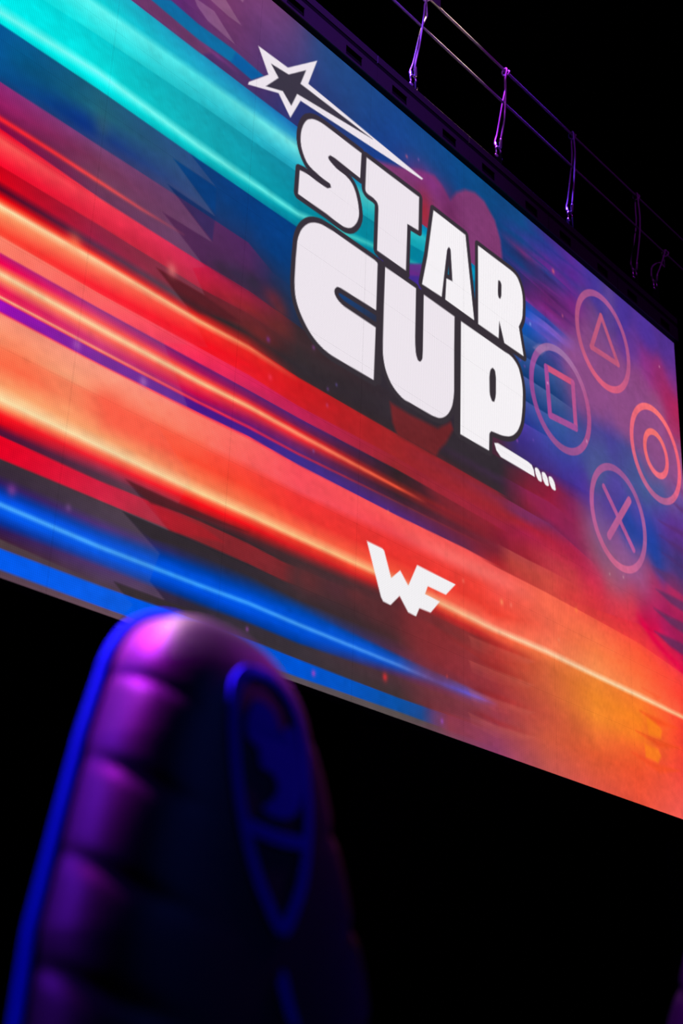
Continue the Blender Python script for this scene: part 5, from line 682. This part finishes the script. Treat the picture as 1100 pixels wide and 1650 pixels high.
SHIELD_FILL = [smooth2([(0.008+x*1.15, z) for x, z in [(-0.042, 0.722), (-0.024, 0.752), (0.006, 0.747), (0.018, 0.72), (0.04, 0.735), (0.054, 0.70), (0.054, 0.655), (0.04, 0.625), (0.012, 0.609), (-0.022, 0.614), (-0.004, 0.630), (0.006, 0.648), (-0.002, 0.664), (-0.022, 0.668), (-0.024, 0.69), (-0.042, 0.70)]], 4, True),
               smooth2([(-0.006, 0.415), (0.008, 0.43), (0.018, 0.40), (0.03, 0.37), (0.012, 0.375)], 4, True)]

def make_chair(label, loc, rz):
    t = thing('gaming_chair', label, 'chair', loc, rz)
    zf = 0.49                                  # foot of the backrest above the floor
    up = (0, 0.235, zf)
    br = mesh_obj('backrest', backrest_mesh(), M['leather'], t, True, up)
    zz = list(TOPZ*np.sin(np.linspace(0.02, math.pi/2, 70))**0.9)
    bm = bmesh.new()
    side = [Vector((-wz(z)-0.002, lean(z), z)) for z in zz]
    tube(bm, side[:-1]+[Vector((0, lean(TOPZ), TOPZ+0.002))]+[Vector((-p.x, p.y, p.z)) for p in side[:-1][::-1]], PIPING, 10)
    mesh_obj('piping', bm, M['blue_piping'], br, True)
    bm = bmesh.new()
    for L in SHIELD_LINES: ribbon(bm, L, SHIELD_HALF)
    mesh_obj('shield_outline', bm, M['blue_thread'], br, False)
    for E in SHIELD_FILL:
        bm = bmesh.new(); patch(bm, E); mesh_obj('shield_emblem', bm, M['blue_thread'], br, False)
    bm = bmesh.new(); box(bm, -0.20, 0.20, -0.27, 0.22, 0.40, 0.50, 0.035); mesh_obj('seat', bm, M['leather'], t, True)
    for s in (-1, 1):
        bm = bmesh.new(); box(bm, min(s*0.17, s*0.265), max(s*0.17, s*0.265), -0.25, 0.2, 0.42, 0.545, 0.035); mesh_obj('seat_bolster', bm, M['leather'], t, True)
        arm = bmesh.new(); box(arm, min(s*0.285, s*0.315), max(s*0.285, s*0.315), -0.03, 0.05, 0.39, 0.66, 0.008); box(arm, min(s*0.12, s*0.315), max(s*0.12, s*0.315), -0.02, 0.04, 0.37, 0.395, 0.004)
        ao = mesh_obj('armrest', arm, M['plastic'], t)
        pad = bmesh.new(); box(pad, s*0.30-0.05, s*0.30+0.05, -0.15, 0.12, 0.66, 0.69, 0.012); mesh_obj('arm_pad', pad, M['plastic'], ao, True)
    bm = bmesh.new(); box(bm, -0.10, 0.10, -0.13, 0.13, 0.34, 0.40, 0.012); box(bm, -0.05, 0.05, 0.12, 0.27, 0.36, 0.385, 0.004); box(bm, -0.05, 0.05, 0.245, 0.27, 0.36, 0.60, 0.004); mesh_obj('tilt_mechanism', bm, M['plastic'], t)
    bm = bmesh.new(); lathe(bm, [(0.03, 0.10), (0.03, 0.22), (0.018, 0.225), (0.018, 0.345)], 18); mesh_obj('gas_lift', bm, M['plastic'], t, True)
    for k in range(5):
        a = 2*math.pi*k/5+0.3; d = Vector((math.cos(a), math.sin(a), 0))
        bm = bmesh.new(); tube(bm, [d*0.02+Vector((0, 0, 0.12)), d*0.15+Vector((0, 0, 0.115)), d*0.31+Vector((0, 0, 0.085))], [0.034, 0.026, 0.018], 10); mesh_obj('base_leg', bm, M['plastic'], t, True)
        bm = bmesh.new(); n = Vector((-d.y, d.x, 0)); c = d*0.315+Vector((0, 0, 0.03))
        for s in (-1, 1): tube(bm, [c+n*s*0.008, c+n*s*0.026], 0.03, 16)
        tube(bm, [c+Vector((0, 0, 0.0)), c+Vector((0, 0, 0.055))], 0.007, 8)
        mesh_obj('caster', bm, M['plastic'], t, True)
    return t
make_chair('dark leather gaming chair with blue piping and a blue shield emblem, nearest the camera', (1.268, 0.988, 0), R(5))
make_chair('second dark leather gaming chair, just entering at the bottom right corner', (2.3, 1.09, 0), R(-95))
